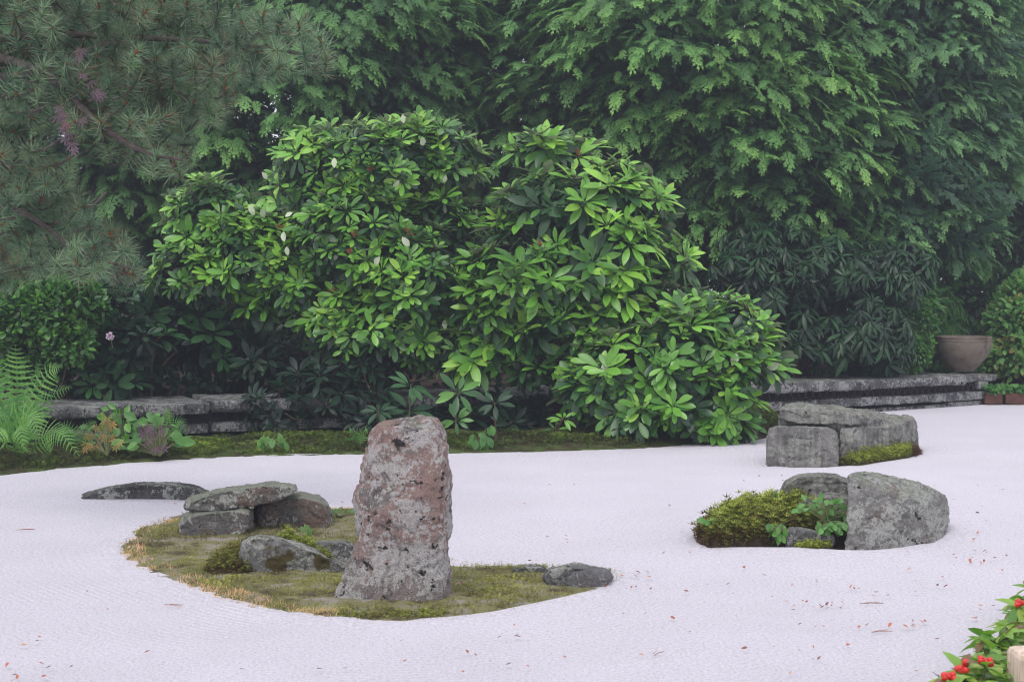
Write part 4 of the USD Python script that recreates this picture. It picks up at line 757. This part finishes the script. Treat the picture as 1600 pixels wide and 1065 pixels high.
# ------------------------------------------------------------------ maple leaves, seedlings, ferns
def palmate(n=7, seed=0):
    v = [[0, 0, 0]]; f = []; a = np.linspace(-2.1, 2.1, n); L = np.cos(a * .55) * .95 + .1
    for k in range(n):
        c, s = math.cos(a[k]), math.sin(a[k]); o = len(v); w = .13
        for r, wd in ((.28, 0), (.62, w), (1, 0), (.62, -w)):
            x, y = c * r * L[k] - s * wd * L[k], s * r * L[k] + c * wd * L[k]; v.append([x, y, -.25 * r * r + (.02 if wd else 0)])
        f += [(0, o + 1, o), (0, o, o + 3), (o, o + 1, o + 2), (o, o + 2, o + 3)]
    return np.array(v) * .6, np.array(f), np.zeros(len(v))
PALM = palmate()
def leaf_plant(name, label, base, leaves, tmpl, size, seed, mat, cat='plant', face=(0, -.7, .6), tone=(.2, .9), droop=-.3, stem=stem_m, spread=1.0, petiole=False):
    """A few stems from the base with single leaves at given points."""
    rng = np.random.default_rng(seed); tr = thing(name, label, cat); base = np.array(base, float); P_ = np.array(leaves); n = len(P_)
    parts = []
    for p in P_:
        v, f = tube([p + rng.normal(0, .02, 3) + [0, .07, .09], p + [0, .03, .05], p], [.0025, .002, .0015], 4) if petiole else tube([base, base + (p - base) * .55 + [0, 0, .25 * abs(p[2] - base[2])], p], [.004, .003, .0018], 4); parts.append((v, f, 0))
    v, f, _ = cat_meshes(parts); obj('stem', (v, f), stem, tr)
    d = unit((P_ - base) * [1, .5, .2] * spread + rng.normal(0, .25, (n, 3)) * .3 + [0, -.05, droop * .3])
    vv, f, tn = scatter(tmpl, frames(d, unit(np.array(face) + rng.normal(0, .3, (n, 3)))), P_, size * 1.15 * rng.uniform(.75, 1.2, n))
    t = rng.uniform(*tone, n)
    for k in range(n): obj('leaf', (vv[k], f), mat, tr, tone=float(t[k]))
    return tr
rng = np.random.default_rng(91)
def cloud(px, py, rx, ry, d, n, dd=.12): return [P(px + rng.uniform(-1, 1) * rx, py + rng.uniform(-1, 1) * ry, d + rng.normal(0, dd)) for _ in range(n)]
mp = [P(x, y, 9.35 + rng.normal(0, .1)) for x, y in [(94, 168), (100, 178), (90, 182), (104, 192), (98, 200), (108, 208), (102, 216), (112, 224), (115, 233), (126, 186), (148, 142), (152, 150), (158, 146), (141, 128), (130, 116), (122, 88), (126, 78)]]
leaf_plant('red_maple', 'purple and red maple leaves showing through the pine', P(100, 120, 9.7), mp, PALM, .072, 501, maple_p_m, cat='maple', tone=(.1, 1.0), droop=-2.5, stem=twig_m, petiole=True)
leaf_plant('maple_seedling', 'orange-tinged maple seedling on the left moss bank', G(168, 712, .05), cloud(165, 658, 16, 9, 13.9, 10) + cloud(160, 690, 28, 16, 13.8, 20), PALM, .10, 502, maple_o_m, tone=(.0, 1.0), droop=-1)
leaf_plant('maple_seedling', 'purple maple seedling beside a light green one on the left bank', G(240, 712, .05), cloud(242, 682, 20, 18, 13.75, 26), PALM, .10, 503, maple_p_m, tone=(.1, .5), droop=-1)
leaf_plant('green_seedling', 'light green broad-leaved seedling above the purple maple seedling', G(250, 712, .05), cloud(238, 658, 26, 10, 13.95, 22) + cloud(265, 680, 16, 18, 13.9, 18) + cloud(205, 690, 20, 14, 13.9, 14), OVAL, .11, 504, azalea_m, tone=(.6, .88), droop=-.2)
leaf_plant('green_seedling', 'leafy seedling between the orange maple and the slab', G(190, 705, .05), cloud(182, 648, 18, 10, 14.2, 16) + cloud(195, 676, 24, 18, 14, 26) + cloud(130, 680, 30, 16, 14.2, 24), OVAL, .09, 505, small_m, tone=(.5, 1), droop=-.2)
leaf_plant('green_seedling', 'bright small seedling on the moss below the dark bushes', G(420, 700, .05), [P(x, y, 14.35) for x, y in [(407, 685), (412, 680), (420, 680), (425, 684), (408, 690), (418, 690), (436, 676), (440, 683), (444, 690), (433, 690)]], OVAL, .085, 506, azalea_m, tone=(.75, .9), droop=-1)
leaf_plant('green_seedling', 'round-leaved seedling on the bank right of the upright stone', G(748, 700, .03), [P(x, y, 14.5) for x, y in [(740, 678), (748, 676), (755, 680), (762, 682), (744, 686), (752, 690), (758, 690), (768, 664), (762, 668), (738, 684)]], OVAL, .085, 507, azalea_m, tone=(.55, .8), droop=-1)
leaf_plant('green_seedling', 'upright sprig on the crack of the low island stone', G(475, 850, .08), [P(x, y, 9.1) for x, y in [(470, 822), (476, 818), (482, 820), (474, 828), (480, 832), (472, 836), (478, 838), (483, 827)]], OVAL, .05, 508, azalea_m, tone=(.7, .9), droop=-.5)
leaf_plant('green_sprig', 'fresh green sprigs growing on the ledge beside the largest boulder', P(1290, 815, 9.55), cloud(1270, 788, 24, 9, 9.62, 22, .05) + cloud(1305, 795, 22, 14, 9.55, 30, .05) + cloud(1302, 822, 26, 8, 9.4, 30, .04), OVAL, .046, 509, azalea_m, tone=(.6, .88), droop=-.2)
leaf_plant('green_sprig', 'thin sprig behind the moss mound, left of the rounded boulder', P(1205, 800, 10), cloud(1207, 775, 9, 7, 9.95, 9, .03), OVAL, .04, 510, small_m, tone=(.4, .9))
leaf_plant('green_sprig', 'young sprig poking out of the left of the moss mound', P(1112, 830, 9.5), [P(x, y, 9.4) for x, y in [(1108, 812), (1113, 808), (1118, 814), (1104, 817), (1120, 818)]], OVAL, .05, 511, azalea_m, tone=(.7, .88))
leaf_plant('green_sprig', 'sprigs in front of the moss mound beside the small pale stone', P(1215, 845, 9.4), cloud(1212, 822, 14, 5, 9.42, 12, .03) + cloud(1219, 836, 5, 5, 9.4, 8, .02), OVAL, .045, 512, small_m, tone=(.5, 1.0))
leaf_plant('green_seedling', 'pale sprigs standing behind the upright stone on its left', G(530, 806, .03), cloud(533, 798, 14, 6, 10.6, 12, .03), OVAL, .05, 513, azalea_m, tone=(.7, .88))

def frond(ctrl, width, n, rng, tone, sides=1.0, droop=.3):
    c = curve(ctrl, 8); s = np.linspace(0, 1, len(c)); t = np.linspace(.1, .99, n)
    pos = np.c_[[np.interp(t, s, c[:, k]) for k in range(3)]].T; tan = unit(np.c_[[np.interp(t, s, np.gradient(c[:, k])) for k in range(3)]].T)
    side = unit(np.cross(tan, [0.05, -.85, .5])); nor = np.cross(side, tan)
    k = 9; xs = np.linspace(0, 1, k + 1); pf = []        # a pinna: a tapering leaflet with a toothed edge, drooping to its tip
    hw = .105 * (1 - xs) ** .6 * (1 + .35 * (-1.0) ** np.arange(k + 1)); hw[-1] = .004
    pv = np.vstack([np.c_[xs + .03 * (hw > .06), hw, 0 * xs], np.c_[xs, 0 * xs, .02 + 0 * xs], np.c_[xs + .03 * (hw > .06), -hw, 0 * xs]]); pv[:, 2] -= .3 * pv[:, 0] ** 2; m_ = k + 1
    for q_ in range(k):
        for o in (0, m_): pf += [(o + q_, o + m_ + q_, o + m_ + q_ + 1), (o + q_, o + m_ + q_ + 1, o + q_ + 1)]
    pf = np.array(pf)
    prof = np.clip(np.minimum(t / .28, 1), .3, 1) * (1 - t) ** .75 * 1.25
    parts = []
    for sg in (1, -1):
        d = unit(side * sg + tan * .42 - [0, 0, droop]); vv, ff, _ = scatter((pv, pf, 0), frames(d, nor), pos, width * (.06 + prof) * rng.uniform(.9, 1.1, n))
        V, F = joined(vv, ff); parts.append((V, F, tone + .25 * np.repeat(rng.random(n), len(pv))))
    v, f = tube(c, np.linspace(.006, .0015, len(c)), 4); parts.append((v, f, tone))
    return cat_meshes(parts)
def fern(name, label, fronds, seed, width=.16, n=17):
    rng = np.random.default_rng(seed); tr = thing(name, label, 'fern')
    for ctrl, w in fronds:
        V, F, T = frond([P(*p) for p in ctrl], w, n, rng, rng.uniform(.2, .7)); obj('frond', (V, F), fern_m, tr, tone=np.clip(T, 0, 1))
fern('fern', 'tall upright fern at the left edge before the slab', [
    ([(28, 705, 14.1), (27, 640, 14.1), (26, 580, 14.0), (24, 538, 13.9)], .23), ([(30, 705, 14.1), (50, 640, 14.0), (75, 585, 13.9), (95, 572, 13.8)], .17), ([(26, 705, 14.1), (5, 640, 14.0), (-12, 580, 13.9), (-25, 550, 13.8)], .22),
    ([(32, 705, 14.1), (55, 650, 13.9), (85, 615, 13.7), (112, 604, 13.6)], .14), ([(28, 705, 14.1), (20, 650, 14.2), (0, 600, 14.3), (-10, 560, 14.3)], .2), ([(30, 705, 14.1), (40, 650, 14.3), (55, 600, 14.4), (62, 562, 14.4)], .17)], 601)
fern('fern', 'lower arching fern with drooping fronds in front of the tall one', [
    ([(30, 715, 13.6), (22, 665, 13.5), (5, 645, 13.3), (-25, 660, 13.1)], .2), ([(32, 715, 13.6), (35, 665, 13.4), (50, 652, 13.2), (62, 685, 13.0)], .2), ([(45, 712, 13.7), (70, 680, 13.5), (95, 678, 13.3), (124, 712, 13.1)], .17),
    ([(28, 715, 13.6), (15, 680, 13.3), (0, 670, 13.1), (-20, 700, 12.9)], .19), ([(34, 715, 13.6), (30, 680, 13.3), (30, 668, 13.1), (38, 700, 12.9)], .18)], 602)
fern('small_fern', 'small fern drooping in front of the lower wall stones at left', [([(262, 690, 14.6), (272, 665, 14.5), (282, 660, 14.4), (292, 682, 14.3)], .10), ([(258, 690, 14.6), (262, 660, 14.6), (262, 645, 14.6), (258, 636, 14.6)], .07)], 603, n=16)
fern('small_fern', 'small fern on the bank between the fern and orange maple', [([(118, 705, 14.1), (110, 680, 14.1), (100, 665, 14.0), (92, 662, 13.9)], .10), ([(120, 705, 14.1), (128, 680, 14.1), (140, 662, 14.0), (150, 660, 13.9)], .09)], 604, n=16)
fern('small_fern', 'tiny fern on the moss left of the upright stone top', [([(562, 695, 14.6), (556, 680, 14.6), (550, 672, 14.5), (545, 672, 14.5)], .08), ([(563, 695, 14.6), (566, 680, 14.6), (570, 672, 14.5), (574, 670, 14.5)], .08)], 605, n=14)
# pink flower head left on the dark rhododendron
rng = np.random.default_rng(3); fl = thing('flower_head', 'pale pink flower head among the dark leaves under the pine', 'flower'); c = P(172, 525, 15.3)
fm = M('pink_petal', {'p': ('principled_bsdf', {'base_color': (0.55, 0.42, 0.52), 'roughness': .6})}, surface='p.BSDF')
d = unit(rng.normal(size=(40, 3)) + [0, -.5, .2]); vv, f, _ = scatter(OVAL, frames(d, rng.normal(size=(40, 3))), np.tile(c, (40, 1)), np.full(40, .045))
V, F = joined(vv, f); obj('petals', (V, F), fm, fl); obj('stem', tube([c, c + [0, .1, -.12]], .004, 4), stem_m, fl)

# ------------------------------------------------------------------ moss cushions
def shoot_shape(n=6):
    v, f = [[-.03, 0, 0], [.03, 0, 0], [0, 0, .8]], [(0, 1, 2)]
    for ring, (z, L) in enumerate(((.55, .30), (.85, .32))):
        for k in range(n):
            a = TWO_PI * (k + .5 * ring) / n; c, s = math.cos(a), math.sin(a); o = len(v)
            v += [[-s * .05, c * .05, z], [s * .05, -c * .05, z], [c * L, s * L, z + .18]]; f.append((o, o + 1, o + 2))
    return np.array(v), np.array(f), np.array(v)[:, 2]
SHOOT = shoot_shape()
def cushion(name, label, poly, height, n, size, seed, tonef, slope=.3, mat=cushion_m):
    rng = np.random.default_rng(seed); tr = thing(name, label, 'moss')
    xy = sample_in(poly, n, rng); din = shp_distance(shp_points(xy[:, 0], xy[:, 1]), poly.exterior)
    prof = lambda d: height * np.sqrt(np.clip(1 - (1 - np.clip(d / slope, 0, 1)) ** 2, 0, 1))
    z = prof(din) * (1 + .5 * fbm(np.c_[xy, 0 * din], 5, seed) + .5 * fbm(np.c_[xy, 0 * din], 14, seed + 1)); ax = rng.normal(0, .25, (n, 3)) + [0, 0, 1]
    vv, f, tn = scatter(SHOOT, frames(np.cross(ax, [0, 1, .01]), unit(ax)), np.c_[xy, z - size * .5], size * np.where(rng.random(n) < .12, 1.5, 1) * rng.uniform(.6, 1.35, n))
    V, F = joined(vv, f); px, _, _ = project(np.c_[xy, z])
    t = np.clip(np.repeat(tonef(px, z / height, rng, n), len(tn)) * (.35 + .75 * np.tile(tn, n)), 0, 1)
    obj('shoots', (V, F), mat, tr, tone=t, kind='stuff')
    # the body of the cushion underneath
    x0, y0, x1, y1 = poly.bounds; st = .03; gx, gy = np.arange(x0, x1 + st, st), np.arange(y0, y1 + st, st); X, Y = np.meshgrid(gx, gy)
    pp = shp_points(X.ravel(), Y.ravel()); dd = np.where(contains_xy(poly, X.ravel(), Y.ravel()), 1, -1) * shp_distance(pp, poly.exterior)
    Z = np.where(dd > 0, prof(dd) * (1 + .5 * fbm(np.c_[X.ravel(), Y.ravel(), 0 * dd], 5, seed)), -.02) - .3 * size
    i, j = np.meshgrid(np.arange(len(gy) - 1), np.arange(len(gx) - 1), indexing='ij'); a = (i * len(gx) + j).ravel()
    Fq = np.stack([a, a + 1, a + len(gx) + 1, a + len(gx)], -1); Fq = Fq[(dd[Fq] > -st).any(1)]
    used, inv = np.unique(Fq, return_inverse=True); obj('cushion_body', (np.c_[X.ravel(), Y.ravel(), Z][used], inv.reshape(Fq.shape)), soil_m, tr, smooth=True)
    return tr
cushion('moss_mound', 'tall rounded mound of brown and green moss left of the boulders', Polygon(smooth_poly(XY([(1086, 848), (1092, 838), (1130, 822), (1200, 815), (1250, 815), (1300, 822), (1322, 830), (1318, 843), (1270, 846), (1225, 848), (1150, 856), (1110, 858)]))), .18, 5200, .062, 701,
        lambda px, z, r, n: np.clip(.12 + .5 * z + np.clip((px - 1095) / 120, -.3, .25) + r.normal(0, .24, n), .02, 1), slope=.42)
cushion('moss_strip', 'bright yellow-green moss strip along the long boulder', Polygon(smooth_poly(XY([(1310, 727), (1330, 718), (1380, 712), (1430, 708), (1438, 711), (1420, 717), (1380, 723), (1340, 729)]))), .075, 3600, .045, 702, lambda px, z, r, n: np.where(px > 1424, .1, np.clip(.55 + .4 * z + r.normal(0, .15, n), .1, 1)), slope=.14)
cushion('moss_strip', 'line of moss in the crack of the low island stone', Polygon(smooth_poly(XY([(432, 866), (460, 864), (490, 876), (522, 892), (514, 894), (470, 882), (436, 874)]))), .135, 1300, .03, 703, lambda px, z, r, n: np.clip(.4 + .5 * z + r.normal(0, .15, n), .1, 1), slope=.1)
cushion('moss_cushion', 'dark mixed moss at the left end of the low sloping stone', Polygon(smooth_poly(XY([(318, 898), (335, 880), (370, 870), (410, 878), (414, 894), (380, 900), (340, 902)]))), .075, 1300, .036, 704, lambda px, z, r, n: np.clip(.2 + .35 * r.random(n) + .3 * z * (r.random(n) < .5), .02, 1), slope=.2)
cushion('moss_cushion', 'thin bright moss at the foot of the upright stone', Polygon(smooth_poly(XY([(520, 962), (560, 950), (640, 956), (700, 952), (690, 965), (600, 969), (540, 967)]))), .008, 1500, .022, 705, lambda px, z, r, n: np.clip(.65 + r.normal(0, .2, n), .1, 1), slope=.1)
cushion('moss_cushion', 'flat yellow moss below the small pale stone', Polygon(smooth_poly(XY([(1240, 856), (1260, 852), (1300, 852), (1290, 857), (1260, 859)]))), .02, 700, .025, 706, lambda px, z, r, n: np.clip(.9 + r.normal(0, .1, n), .1, 1), slope=.1)
cushion('moss_cushion', 'grassy dark green hump at the gravel edge left of the square block', Polygon(smooth_poly(XY([(1118, 690), (1130, 674), (1170, 662), (1212, 660), (1216, 676), (1196, 684), (1160, 690)]))), .19, 4500, .05, 707, lambda px, z, r, n: np.clip(.3 + .3 * z + r.normal(0, .15, n), .02, 1), slope=.3, mat=bankblade_m)

# moss of the bank: small star shoots in clumps
rng = np.random.default_rng(17); xy = BANKXY
nz = fbm(np.c_[xy, 0 * xy[:, 0]], 2.2, 31) + 0.8 * fbm(np.c_[xy, 0 * xy[:, 0]], 7, 32); din = dB(xy[:, 0], xy[:, 1])
px, py, _ = project(np.c_[xy, 0 * xy[:, 0]])
soilish = (px > 690) & (px < 1110)
keep = nz + rng.normal(0, .1, len(xy)) > np.where(soilish & (din < 0.22), 0.10, -0.16)
xy, nz, din, px = xy[keep], nz[keep], din[keep], px[keep]; n = len(xy)
bright = np.exp(-((px - 390) / 100) ** 2) * (din < 0.5) * 0.45
T = 0.36 + nz * 1.0 + bright + rng.normal(0, .1, n); ax = rng.normal(0, .3, (n, 3)) + [0, 0, 1]
sz = .05 * rng.uniform(.6, 1.4, n) * np.where(din < .08, .6, 1)
vv, f, tn = scatter(SHOOT, frames(np.cross(ax, [0, 1, .01]), unit(ax)), np.c_[xy, hB(xy[:, 0], xy[:, 1]) + .06 * np.clip(nz, -.2, .4) - .025], sz)
V, F = joined(vv, f); T = np.clip(np.repeat(T, len(tn)) * (.4 + .7 * np.tile(tn, n)), 0, 1)
obj('bank_moss', (V, F), bankblade_m, tone=T, kind='stuff', label='dark green moss growing along the bank before the stone wall', cat='moss')

rng = np.random.default_rng(18); xy = ISLEXY; nz = fbm(np.c_[xy, 0 * xy[:, 0]], 2.6, 51) + .8 * fbm(np.c_[xy, 0 * xy[:, 0]], 8, 52); k_ = (nz + rng.normal(0, .06, len(nz)) > .06) & (dL(xy[:, 0], xy[:, 1]) > .03)
xy, nz = xy[k_], nz[k_]; n = len(xy); ax = rng.normal(0, .35, (n, 3)) + [0, 0, 1]
vv, f, tn = scatter(SHOOT, frames(np.cross(ax, [0, 1, .01]), unit(ax)), np.c_[xy, hL(xy[:, 0], xy[:, 1]) - .012 + .05 * np.clip(nz, 0, .4)], .028 * rng.uniform(.6, 1.4, n))
V, F = joined(vv, f); T = np.clip(np.repeat(.35 + 1.1 * nz + 1.0 * fbm(np.c_[xy, 0 * nz], 1.4, 53) + rng.normal(0, .1, n), len(tn)) * (.55 + .6 * np.tile(tn, n)), 0, .93); ISLE.append((V, F, T))
V, F, T = cat_meshes(ISLE)
obj('island_moss', (V, F), blade_m, tone=T, kind='stuff', label='olive moss and short dry grass covering the left gravel island', cat='moss')

# ------------------------------------------------------------------ stone bowl, brown blocks
bowl = thing('stone_bowl', 'large round grey-brown stone bowl on the end of the wall', 'planter')
b0 = P(1505, 584, 20.25); b0[2] = .388; k = 20.25 / FPX
prof = [(16, 0), (17, 1.5), (22.5, 7), (29.5, 15), (35, 22), (39.3, 30), (42, 40), (42.6, 47), (43.2, 47.6), (43.4, 49), (42.6, 49.6), (42.6, 51.5), (43.3, 52), (43.3, 54), (42, 54.6), (39, 54.4), (37.5, 50), (30, 45), (0.01, 45)]
t = trimesh.creation.revolve(np.array(prof) * k, sections=64); t.apply_translation(b0)
bowl_m = rough_mat('bowl_stone', [(0.3, (0.08, 0.062, 0.048)), (0.45, (0.15, 0.122, 0.098)), (0.6, (0.18, 0.15, 0.125)), (0.72, (0.25, 0.22, 0.19))], scale=7, bump=.25)
obj('bowl', t, bowl_m, bowl, smooth=35)
t = trimesh.creation.cylinder(36 * k, .02, sections=40); t.apply_translation(b0 + [0, 0, 46 * k + .011]); obj('soil', t, soil_m, bowl)
brown_m = rough_mat('brown_block', [(0.3, (0.07, 0.035, 0.028)), (0.7, (0.14, 0.065, 0.05))], scale=6, bump=.3)
for k2, (p0, p1, lab) in enumerate([(1541, 1569, 'reddish-brown square planter block next to the wall end'), (1573, 1606, 'second reddish-brown planter block, at the right edge')]):
    d = 19.75; tr = thing('planter_block', lab, 'planter'); a, b = at(p0, d), at(p1, d)
    obj('block', slab((a, d), (b, d), 0, .145, .3, 800 + k2, 0, .004), brown_m, tr, smooth=40)
    n = 420; rg = np.random.default_rng(40 + k2); pos = np.c_[rg.uniform(a, b, n), rg.uniform(d - .02, d + .3, n), .14 + rg.uniform(0, .07, n)]
    vv, f, tn = scatter(OVAL, frames(unit(rg.normal(0, .7, (n, 3)) + [0, -.3, .6]), unit(rg.normal(0, .5, (n, 3)) + [0, -.3, 1])), pos, .055 * rg.uniform(.6, 1.3, n))
    V, F = joined(vv, f); obj('plants', (V, F), azalea_m, tr, tone=np.repeat(rg.uniform(.4, .85, n), vv.shape[1]))

# ------------------------------------------------------------------ corner plants, berries, post
def berry_plant(seed, berries):
    rng = np.random.default_rng(seed); tr = thing('berry_plant', 'low plant with whorled green and red-tinged leaves in the corner bed', 'plant', 'leafy plants in the lower right corner bed')
    h = .12; obj('stem', tube([(0, 0, -.03), (.005, .005, h * .6), (0, 0, h)], [.0035, .003, .002], 5), stem_m, tr)
    for ring, (z, m, L, th) in enumerate(((h, 6, .085, .25), (h * .72, 4, .075, .05))):
        for k in range(m):
            a = TWO_PI * (k + .5 * ring) / m + rng.normal(0, .15); d = np.array([[math.cos(a), math.sin(a), th + rng.normal(0, .3)]])
            vv, f, _ = scatter(BERRY_LEAF, frames(d, np.array([[-.3 * math.cos(a), -.3 * math.sin(a), 1]]) + rng.normal(0, .3, (1, 3))), np.array([[0, 0, z]]), np.array([L * rng.uniform(.8, 1.15)]))
            obj('leaf', (vv[0], f), berryleaf_m, tr, smooth=True, tone=float(np.clip(rng.choice([.1, .45, .65, .8, .9], p=[.07, .08, .35, .33, .17]) + rng.normal(0, .06), 0, 1)))
    if berries:
        for k in range(7):
            s = trimesh.creation.icosphere(1, .0095); s.apply_translation((rng.normal(0, .011), rng.normal(0, .011), h + .012 + abs(rng.normal(0, .007)))); obj('berry', s, berry_m, tr, smooth=True)
    return tr
berry_m = M('red_berry', {'p': ('principled_bsdf', {'base_color': (0.55, 0.02, 0.015), 'roughness': .25})}, surface='p.BSDF')
rng = np.random.default_rng(66)
protos = [berry_plant(900 + k, k == 3) for k in range(4)]
spots = []
for p in sample_in(Polygon(list(map(tuple, corner_edge)) + [(3.6, 8.2), (3.6, 5.2), (1.6, 5.2)]), 2600, rng):
    if all((p[0] - s[0]) ** 2 + (p[1] - s[1]) ** 2 > .058 ** 2 for s in spots): spots.append(p)
vis = []
for s in spots:
    px, py, _ = project(np.array([[s[0], s[1], .12]]))
    if px[0] < 1650 and py[0] < 1110: vis.append(s)
forced = [G(1484, 1066, .16), G(1512, 1052, .14), G(1530, 1060, .14), G(1590, 958, .14)]
for k, f_ in enumerate(forced): vis.append(np.array(f_[:2]))
nb = len(vis) - 4
for n_, s in enumerate(vis):
    k = 3 if n_ >= nb else n_ % 3
    hz = float(hC([s[0]], [s[1]])[0]); sc = rng.uniform(.65, 1.1) if n_ < nb else 1.3
    if n_ < 3 or n_ == nb:
        p = protos[k]; p.ClearXformOpOrder(); p.AddTranslateOp(opSuffix='at').Set(Gf.Vec3d(float(s[0]), float(s[1]), hz)); p.AddRotateXYZOp(opSuffix='turn').Set(Gf.Vec3f(0, 0, float(rng.uniform(0, 360)))); p.AddScaleOp(opSuffix='size').Set(Gf.Vec3f(float(sc)))
    else: copy_of(protos[k].GetPrim(), 'berry_plant', (s[0], s[1], hz), rng.uniform(0, 360), sc, (rng.normal(0, 16), rng.normal(0, 16)))
data(protos[3], 'low plant with a cluster of red berries on top in the corner bed', None, 'plants with red berries in the lower right corner')
for q in stage.GetPrimAtPath('/World').GetChildren():
    if q.GetName().startswith('berry_plant') and q.HasAuthoredReferences() and q.GetMetadata('references').GetAddedOrExplicitItems()[0].primPath == protos[3].GetPath():
        q.SetCustomDataByKey('label', 'low plant with a cluster of red berries on top in the corner bed'); q.SetCustomDataByKey('group', 'plants with red berries in the lower right corner')
post_m = M('pale_wood', {'g': ('geometry', {}), 'mp': ('mapping', {'scale': (40, 40, 3)}), 'n': ('noise_texture', {'scale': 2.0, 'detail': 6.0}), 'r': ('rgb_ramp', {'ramp': [(.3, (.42, .31, .23)), (.6, (.62, .50, .41)), (.8, (.72, .62, .55))]}), 'b': ('bump', {'strength': .3, 'distance': .004}), 'p': ('principled_bsdf', {'roughness': .7})},
           [('g.position', 'mp.vector'), ('mp.vector', 'n.vector'), ('n.fac', 'r.fac'), ('r.color', 'p.base_color'), ('n.fac', 'b.height'), ('b.normal', 'p.normal')], surface='p.BSDF')
c = P(1616, 1060, 5.7); bx = m3.Manifold.hull_points(np.array([[sx * (.075 - r1), sy * (.075 - r1), z] for sx in (-1, 1) for sy in (-1, 1) for z, r1 in ((-.35, 0), (.085, 0), (.10, .006), (.108, .02))], np.float32))
post = thing('wooden_post', 'short pale wooden post among the plants at the bottom right corner', 'post'); g = bx.to_mesh()
t = trimesh.Trimesh(g.vert_properties[:, :3], g.tri_verts); t.apply_translation(c); obj('post', t, post_m, post)
t = trimesh.creation.box((.156, .156, .006)); t.apply_translation(c + [0, 0, -.04]); obj('groove_band', t, twig_m, post)

# ------------------------------------------------------------------ fallen leaves and twigs on the gravel
rng = np.random.default_rng(12)
fv, ff, _ = leaf_shape([(0, .1), (.3, .8), (.6, 1), (.85, .6), (1, .05)], w=.28, fold=.5, curl=-.25)
fv = (fv - [.5, 0, -.08]) * .024
bad = [LEFT.buffer(.02), RIGHT.buffer(.05), UPPER.buffer(.05), CORNER.buffer(-.05), flat_isle.buffer(.05)]
spots = []
while len(spots) < 200:
    px, py = (rng.uniform(980, 1600), rng.uniform(700, 1062)) if rng.random() < .8 else (rng.uniform(0, 1000), rng.uniform(760, 1062))
    if px > 980 and rng.random() > .25 + .75 * np.exp(-((py - 900) / 110) ** 2): continue
    g = G(px, py)
    if len(spots) > 20 and rng.random() < .45: g = spots[rng.integers(len(spots))] + np.r_[rng.normal(0, .09, 2), 0]
    if not any(contains_xy(b, g[0], g[1]) for b in bad): spots.append(g)
for p in sample_in(LEFT.buffer(-.05), 14, rng): spots.append(np.array([p[0], p[1], float(hL([p[0]], [p[1]])[0]) + .02]))
LAB, GRP = 'tiny reddish-brown fallen leaf lying on the pale gravel', 'fallen leaves scattered on the gravel'
LAB2 = 'tiny reddish-brown fallen leaf lying on the island moss'
first = obj('fallen_leaf', (fv, ff), leaf_fall_m, smooth=True, label=LAB, cat='leaf', group=GRP)
UsdGeom.Xformable(first).AddTranslateOp(opSuffix='at').Set(Gf.Vec3d(*map(float, spots[0] + [0, 0, .016])))
for n_, g in enumerate(spots[1:]):
    q = copy_of(first.GetPrim(), 'fallen_leaf', g + [0, 0, .016], rng.uniform(0, 360), rng.uniform(.45, 1.25), (rng.normal(0, 15), rng.normal(0, 15)))
    if n_ >= 199: q.SetCustomDataByKey('label', LAB2); q.SetCustomDataByKey('group', 'fallen leaves on the island moss')
for px, py, L_, a, lab in [(1362, 942, .06, .1, 'pair of dry pine needles on the gravel below the largest boulder'), (1378, 986, .05, .2, 'short dry pine needles lying low right on the gravel'), (1030, 1020, .04, 1.0, 'dark bent twig on the gravel at bottom centre'), (270, 945, .05, -.4, 'reddish twig on the gravel below the island rim'), (40, 827, .06, .1, 'thin dry twig on the gravel at far left')]:
    g = G(px, py, .014); tr = thing('dry_twig', lab, 'twig'); u = np.array([math.cos(a), math.sin(a), 0]); s = np.array([-u[1], u[0], 0])
    obj('twig', tube([g - u * L_, g + s * .008, g + u * L_], .0014, 4), rust_m, tr); obj('side_twig', tube([g - u * L_ * .8, g + s * .022 - u * .01, g + u * L_ * .8 + s * .03], .0012, 4), rust_m, tr)
g = G(1477, 1066, .1); tr = thing('bare_twig', 'thin bare dark twig beside the red berries at the bottom right', 'twig'); e = P(1457, 1049, g[1])
obj('twig', tube([g, (g + e) / 2 + [0, 0, .004], e], [.002, .0018, .001], 4), bark_m, tr); obj('side_twig', tube([(g + e) / 2, (g + e) / 2 + [0, 0, .012]], [.0015, .001], 4), bark_m, tr)

# ------------------------------------------------------------------ mist
haze_m = M('mist', {'v': ('principled_volume', {'color': (0.80, 0.84, 1.0), 'density': 0.002, 'anisotropy': 0.2})}, volume='v.volume')
t = trimesh.creation.box((92, 72, 16)); t.apply_translation((0, 27, 7 - 1.03)); obj('haze', t, haze_m, kind='stuff')
